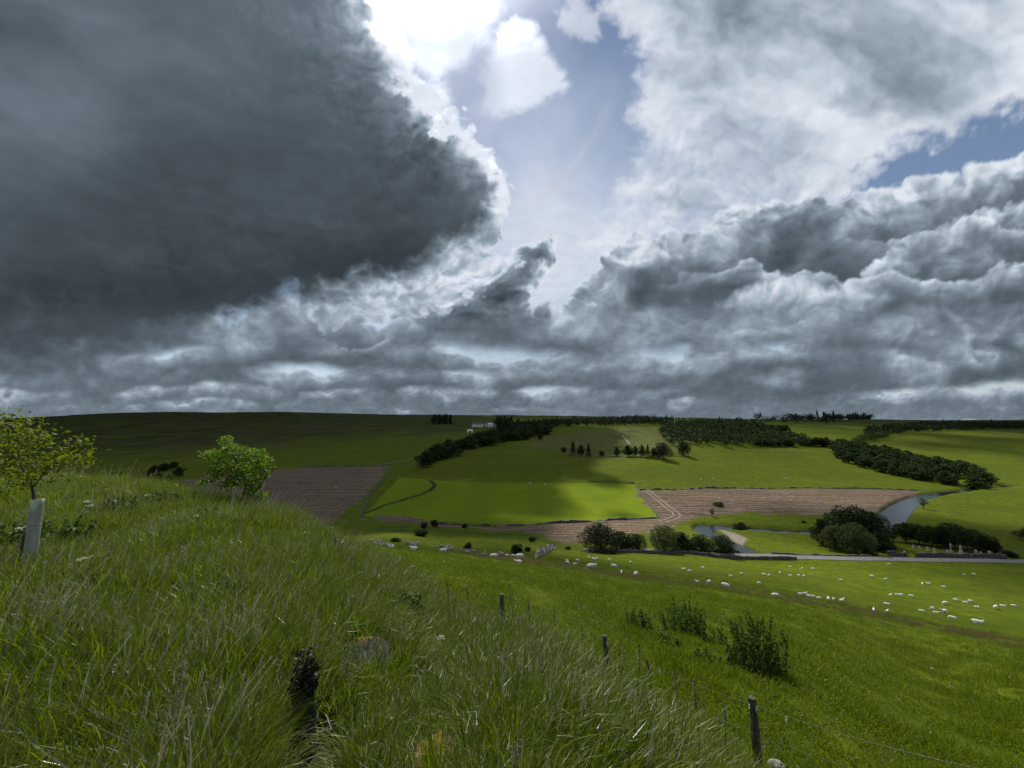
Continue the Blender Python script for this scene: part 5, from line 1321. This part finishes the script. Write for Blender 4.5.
flock([(780, 572.5, 3), (790.5, 576, 3), (799, 575.5, 4), (804, 576, 3), (790, 562.5, 3), (802, 565, 3), (813, 566, 2.6), (840.5, 580, 3), (872, 576, 4), (885.5, 579, 3)], "tiny white sheep on the low field between brow and road", "sheep of the low field below the tall clump")
flock([(775.5, 596, 8), (800.5, 594, 4.5), (805, 593.5, 4), (809, 596, 4), (813, 595, 3.5), (819, 598.5, 4), (828.5, 599, 6), (833.5, 598, 5), (842, 601, 7)], "white sheep in the close line along the brown brow", "line of sheep along the brown brow")
flock([(889, 563.5, 2.6), (922.5, 584, 3), (929, 584, 3), (944, 587, 3), (964, 574, 3), (973.5, 574, 3.5)], "tiny white sheep on the low field below the graveyard", "sheep below the graveyard")
flock([(874, 611, 3), (887, 605, 5), (887, 611, 3.5), (890.5, 594, 3.5), (896.5, 594.5, 3.5), (901, 595, 5), (911.5, 596, 3), (922, 612, 4), (932, 608, 6), (936, 611.5, 5), (944, 611, 8), (945.5, 604, 6), (953, 619, 6), (956, 600, 4), (965, 601.5, 4), (970.5, 601.5, 5), (976.5, 606.5, 4), (978, 622.5, 8.5), (996, 608.5, 7), (1003, 605, 4), (1014, 606, 4)],
      "white sheep in the wide scattered flock around the brown brow's far end", "wide flock at the far end of the brow")
flock([(713, 477.5, 2), (785.5, 477, 2), (530, 482.5, 2), (545, 484, 2), (701, 478, 2)], "tiny sheep speck on the sunny field above the felled ground", "sheep of the sunny upper field")

# ---- walls of rubble and stone
def rubble(pts_px, n, spread, s0, s1, label, seed, mat=None):
    Q = np.array([hit(a, b, 11) for a, b in pts_px]); L_ = np.concatenate([[0], np.cumsum(np.hypot(*np.diff(Q, axis=0).T))]); rs = np.random.RandomState(seed)
    c0 = Q.mean(0); z0 = gz(*c0); mb = MB()
    protos = [rock_mesh(40 + k, 1, 1, 1, .3, 2, .8) for k in range(4)]
    for i in range(n):
        s = L_[-1] * rs.rand(); x = np.interp(s, L_, Q[:, 0]) + rs.randn() * spread; y = np.interp(s, L_, Q[:, 1]) + rs.randn() * spread; k = s0 + (s1 - s0) * rs.rand()
        z = gz(x, y) + k * .35 + (rs.rand() < .4) * k * 1.1; a = rs.rand() * 6.28; me = protos[rs.randint(4)]
        V = np.array([v.co for v in me.vertices]) * np.array([k, k * .75, k * .6]) ; ca, sa = math.cos(a), math.sin(a)
        mb.add(np.stack([V[:, 0] * ca - V[:, 1] * sa + x - c0[0], V[:, 0] * sa + V[:, 1] * ca + y - c0[1], V[:, 2] + z - z0], 1), [tuple(p.vertices) for p in me.polygons])
    for me in protos: bpy.data.meshes.remove(me)
    put("rubble_wall", mb.mesh("rubble_wall", True), mat or m_stone, loc=(c0[0], c0[1], z0), label=label, cat="wall", group="tumbled dry stone walls along the brow")
rubble([(325, 537), (338, 536), (348, 538)], 34, .45, .16, .40, "pale heap of wall stones starting behind the bank grass", 1)
rubble([(352, 541), (362, 543), (375, 543), (386, 546), (391, 547)], 46, .35, .16, .42, "long tumbled stretch of wall between the bank and first big sheep", 2)
rubble([(406, 544.5), (412, 544), (418, 546)], 18, .35, .18, .42, "short heap of stones behind the first big lying sheep", 3)
rubble([(434, 547), (444, 547), (453, 550)], 28, .35, .18, .42, "heap of stones behind the second big lying sheep", 4)
rubble([(463, 552), (470, 553.5), (478, 554), (486, 555)], 24, .5, .16, .36, "scattered wall stones by the pale green bush", 5)
rubble([(492, 554.5), (497, 555), (505, 557)], 12, .4, .18, .36, "few stones between pale green bush and dark round bush", 6)

def wall(pts_px, h, w, mat, label, name="stone_wall", step=1.0, rough=.10, group=None, plan_pts=None, rmin=1.):
    Q = np.array(plan_pts if plan_pts is not None else [hit(a, b, rmin) for a, b in pts_px]); L_ = np.concatenate([[0], np.cumsum(np.hypot(*np.diff(Q, axis=0).T))]); n = max(3, int(L_[-1] / step)); t = np.linspace(0, L_[-1], n)
    x, y = np.interp(t, L_, Q[:, 0]), np.interp(t, L_, Q[:, 1]); tx, ty = np.gradient(x), np.gradient(y); l = np.hypot(tx, ty) + 1e-9; nx_, ny_ = -ty / l, tx / l
    rs = np.random.RandomState(len(label)); z = ground_z(x, y); hh = h * (1 + rough * 2.2 * fbm(t / 5., t * 0 + len(label), 3) + rough * rs.randn(n)); c = (x.mean(), y.mean(), float(z.min()))
    prof = [(-.5, -.5), (-.42, .86), (-.46, .87), (-.34, 1.), (.34, 1.), (.46, .87), (.42, .86), (.5, -.5)]; V = []
    for i in range(n):
        for u, v in prof:
            V.append((x[i] + nx_[i] * u * w - c[0], y[i] + ny_[i] * u * w - c[1], z[i] - c[2] + (v * hh[i] if v > 0 else v)))
    k = len(prof); F = [(i * k + j, i * k + j + 1, (i + 1) * k + j + 1, (i + 1) * k + j) for i in range(n - 1) for j in range(k - 1)] + [tuple(range(k)), tuple((n - 1) * k + j for j in range(k - 1, -1, -1))]
    mb = MB(); mb.add(V, F); return put(name, mb.mesh(name), mat, loc=c, label=label, cat="wall", group=group)
RO = np.array(ROAD)
def along_road(px0, px1, off):
    q = [p for p, w in zip(offset_line(ROAD, off), ROAD_PX) if px0 <= w[0] <= px1]
    if len(q) < 2: q = offset_line(ROAD, off)[:2]
    return q
wall(None, .85, .5, m_wall, "dark stone wall between the road and sheep field, roadside trees behind", plan_pts=along_road(580, 800, 2.7))
wall(None, .85, .5, m_wall, "dark stone wall on the river side of the road, beside the bridge", plan_pts=along_road(690, 905, -2.6))
wall([(916, 557.8), (940, 558.2), (970, 558.5), (1006, 559)], 1.5, .6, m_wall, "dark graveyard wall along the road", rmin=90)
wall([(888, 556.5), (907, 557.6)], 1.5, .6, m_wall, "short dark wall from tall clump to the graveyard gate", rmin=90)
wall([(536, 558), (543, 554), (552, 549.5), (556, 548)], .8, .55, m_wall2, "pale ruined stone wall climbing slantwise from the brow", rmin=70, rough=.8, step=.7)
G = 'low dark field boundaries in the valley'
for pts_, lab, h in (([(430, 523.5), (520, 525.5), (600, 521), (658, 518)], "low dark bank along the bottom of the bright meadow", .9), ([(635, 485), (648, 503), (659, 518)], "low dark bank between bright meadow and track", .7),
                ([(640, 490.5), (700, 489), (780, 488), (860, 488.5), (918, 490.5)], "low dark wall along the top of the large felled field", .8), ([(386, 478), (368, 497), (361, 516)], "low dark bank between shaded felled slope and meadow", .8),
                ([(300, 467), (345, 466.5), (386, 465)], "low wall along the top of the shaded felled slope", .9), ([(586, 482), (610, 481.5), (634, 484)], "short broken wall at the top corner of the bright meadow", .7),
                ([(560, 457.5), (610, 457), (645, 458), (690, 457)], "low wall under the hillside line of trees", .8)):
    wall(pts_, h * .55, .7, m_wall, lab, name="field_wall", step=2.2, rough=.6, group=G, rmin=60)

# ---- graveyard by the road
def gravestone(px, py, h, kind, lab):
    x, y = hit(px, py, 90); P = Vector((x, y, gz(x, y))); mb = MB()
    if kind == 'obelisk':
        mb.box((0, 0, .2), (1.1, 1.1, .5)); mb.box((0, 0, .7), (.8, .8, .5)); mb.box((0, 0, .95 + (h - 1.2) / 2), (.52, .52, h - 1.2), top=.66); mb.box((0, 0, h - .12), (.34, .34, .26), top=.1)
    elif kind == 'cross':
        mb.box((0, 0, .12), (.9, .6, .3)); mb.box((0, 0, h / 2 + .2), (.22, .2, h)); mb.box((0, 0, h * .85), (.8, .18, .2))
    else:
        mb.box((0, 0, .08), (.95, .4, .24)); n = 9; V, F = [], []
        for s in (-.09, .09):
            V += [(-.38, s, .18), (.38, s, .18)] + [(.38 * math.cos(math.pi * k / n), s, h - .38 + .38 * math.sin(math.pi * k / n)) for k in range(n + 1)]
        k = n + 3; F = [tuple(range(k))[::-1], tuple(range(k, 2 * k))] + [(j, (j + 1) % k, k + (j + 1) % k, k + j) for j in range(k)]; mb.add(V, F)
    put("gravestone", mb.mesh("gravestone"), m_grave if kind != 'dark' else m_stone, loc=P, rot=(0, 0, _rs.uniform(-.3, .3)), label=lab, cat="gravestone", group="gravestones in the roadside graveyard")
g = NT("pale_granite"); m_grave = g.done(g.bsdf(g.mix(g.noise(g.obj(), 4., 4.), (.28, .27, .25), (.52, .51, .48)), .8, .3))
for px, py, h, kind, lab in ((961, 554.5, 2.7, 'obelisk', "tallest white obelisk in the graveyard"), (951, 552, 2.4, 'cross', "slim pale cross near the white obelisk"), (934.5, 554.5, 1.8, 'cross', "pale cross on the gate side of the graveyard"),
        (948, 555, 1.5, 'slab', "pale rounded gravestone between the slim cross and obelisk"), (976, 554.5, 1.4, 'slab', "pale rounded gravestone past the obelisk, under trees"), (905, 556, 1.4, 'slab', "white gravestone alone by the graveyard gate"),
        (936, 556, 1.4, 'slab', "low pale gravestone at the foot of the gate-side cross"), (990, 556, 1.5, 'slab', "pale gravestone at the outer end of graveyard"), (928, 551, 1.2, 'slab', "grey gravestone under trees behind the gate-side cross"),
        (914, 548.5, 1.1, 'slab', "grey gravestone farthest up the graveyard grass, nearer the gate"), (919.5, 549.5, 1.1, 'slab', "grey gravestone up the graveyard grass beneath the second tree"), (981, 555.5, 1.1, 'slab', "low pale gravestone between the under-tree stone and end stone")):
    gravestone(px, py, h, kind, lab)

# ---- farm on the shaded hill
g = NT("whitewash"); m_white = g.done(g.bsdf(g.mix(g.noise(g.obj(), .6, 4.), (.60, .59, .56), (.78, .77, .74)), .85, .2))
g = NT("slate_roof"); m_slate = g.done(g.bsdf(g.mix(g.noise(g.obj(), 1.5, 4.), (.06, .06, .065), (.12, .12, .125)), .7, .3))
g = NT("tin_roof"); m_tin = g.done(g.bsdf(g.mix(g.noise(g.obj(), .5, 4.), (.45, .45, .44), (.60, .60, .58)), .6, .4))
g = NT("dark_opening"); m_dark = g.done(g.bsdf((.02, .02, .022), .4, .5))
def house(px, py, d, lx, ly, hw, hr, label, name="farm_building", roof=None, wins=4, chimney=True):
    P = on_d(px, d); root = put(name, None, loc=P, rot=(0, 0, _rs.uniform(-.08, .08)), label=label, cat="building", group="farm buildings on the shaded hill")
    mb = MB(); mb.box((0, 0, hw / 2 - .5), (lx, ly, hw + 1.)); V = [(-lx / 2, -ly / 2, hw), (-lx / 2, ly / 2, hw), (-lx / 2, 0, hw + hr), (lx / 2, -ly / 2, hw), (lx / 2, ly / 2, hw), (lx / 2, 0, hw + hr)]
    mb.add(V, [(0, 1, 2), (3, 5, 4)]); part("wall", mb, m_white, root)
    mb = MB(); e = .35; o = .12
    for s in (-1, 1):
        a, b = (0., hw + hr + o), (s * (ly / 2 + e), hw - e * hr / (ly / 2) + o); V = []
        for xx in (-lx / 2 - .3, lx / 2 + .3): V += [(xx, a[0], a[1]), (xx, b[0], b[1]), (xx, b[0], b[1] + .14), (xx, a[0], a[1] + .14)]
        mb.add(V, [(0, 1, 2, 3), (7, 6, 5, 4), (0, 4, 5, 1), (1, 5, 6, 2), (2, 6, 7, 3)])
    rf = part("roof", mb, roof or m_slate, root)
    if chimney:
        for s in (-1, 1): part("chimney", MB().box((s * lx * .42, 0, hw + hr + .5), (.9, .7, 1.4)), m_stone, rf)
    for i in range(wins):
        xw = lx * ((i + .5) / wins - .5); part("window", MB().box((xw, -ly / 2 - .02, hw * .55), (lx / wins * .35, .12, hw * .35)), m_dark, root)
    part("door", MB().box((lx * .02, -ly / 2 - .03, 1.), (1.3 if chimney else 3.4, .14, 2. if chimney else 2.8)), m_dark, root)
house(477, 428, 700, 17, 8, 4.5, 3.2, "white farmhouse with dark slate roof on the shaded hill")
house(494, 429, 690, 22, 10, 4.5, 2.6, "long white farm building with pale roof beside the farmhouse", roof=m_tin, wins=3, chimney=False)
house(484.5, 427.6, 725, 9, 8, 4, 3, "dark-roofed barn between farmhouse and long white building", wins=1, chimney=False)
house(470, 437.5, 560, 7, 5, 3, 1.6, "small white shed above the tree belt", roof=m_tin, wins=1, chimney=False)
# ================================================================== render settings
S.render.engine = 'CYCLES'
cy = S.cycles
cy.max_bounces = 7; cy.diffuse_bounces = 3; cy.glossy_bounces = 2; cy.transmission_bounces = 4; cy.transparent_max_bounces = 12
cy.caustics_refractive = False; cy.caustics_reflective = False
cy.sample_clamp_indirect = 4.0
cy.use_denoising = True
S.view_settings.view_transform = 'Standard'; S.view_settings.look = 'None'; S.view_settings.gamma = 1
S.view_settings.use_curve_mapping = False; S.view_settings.exposure = 0.5
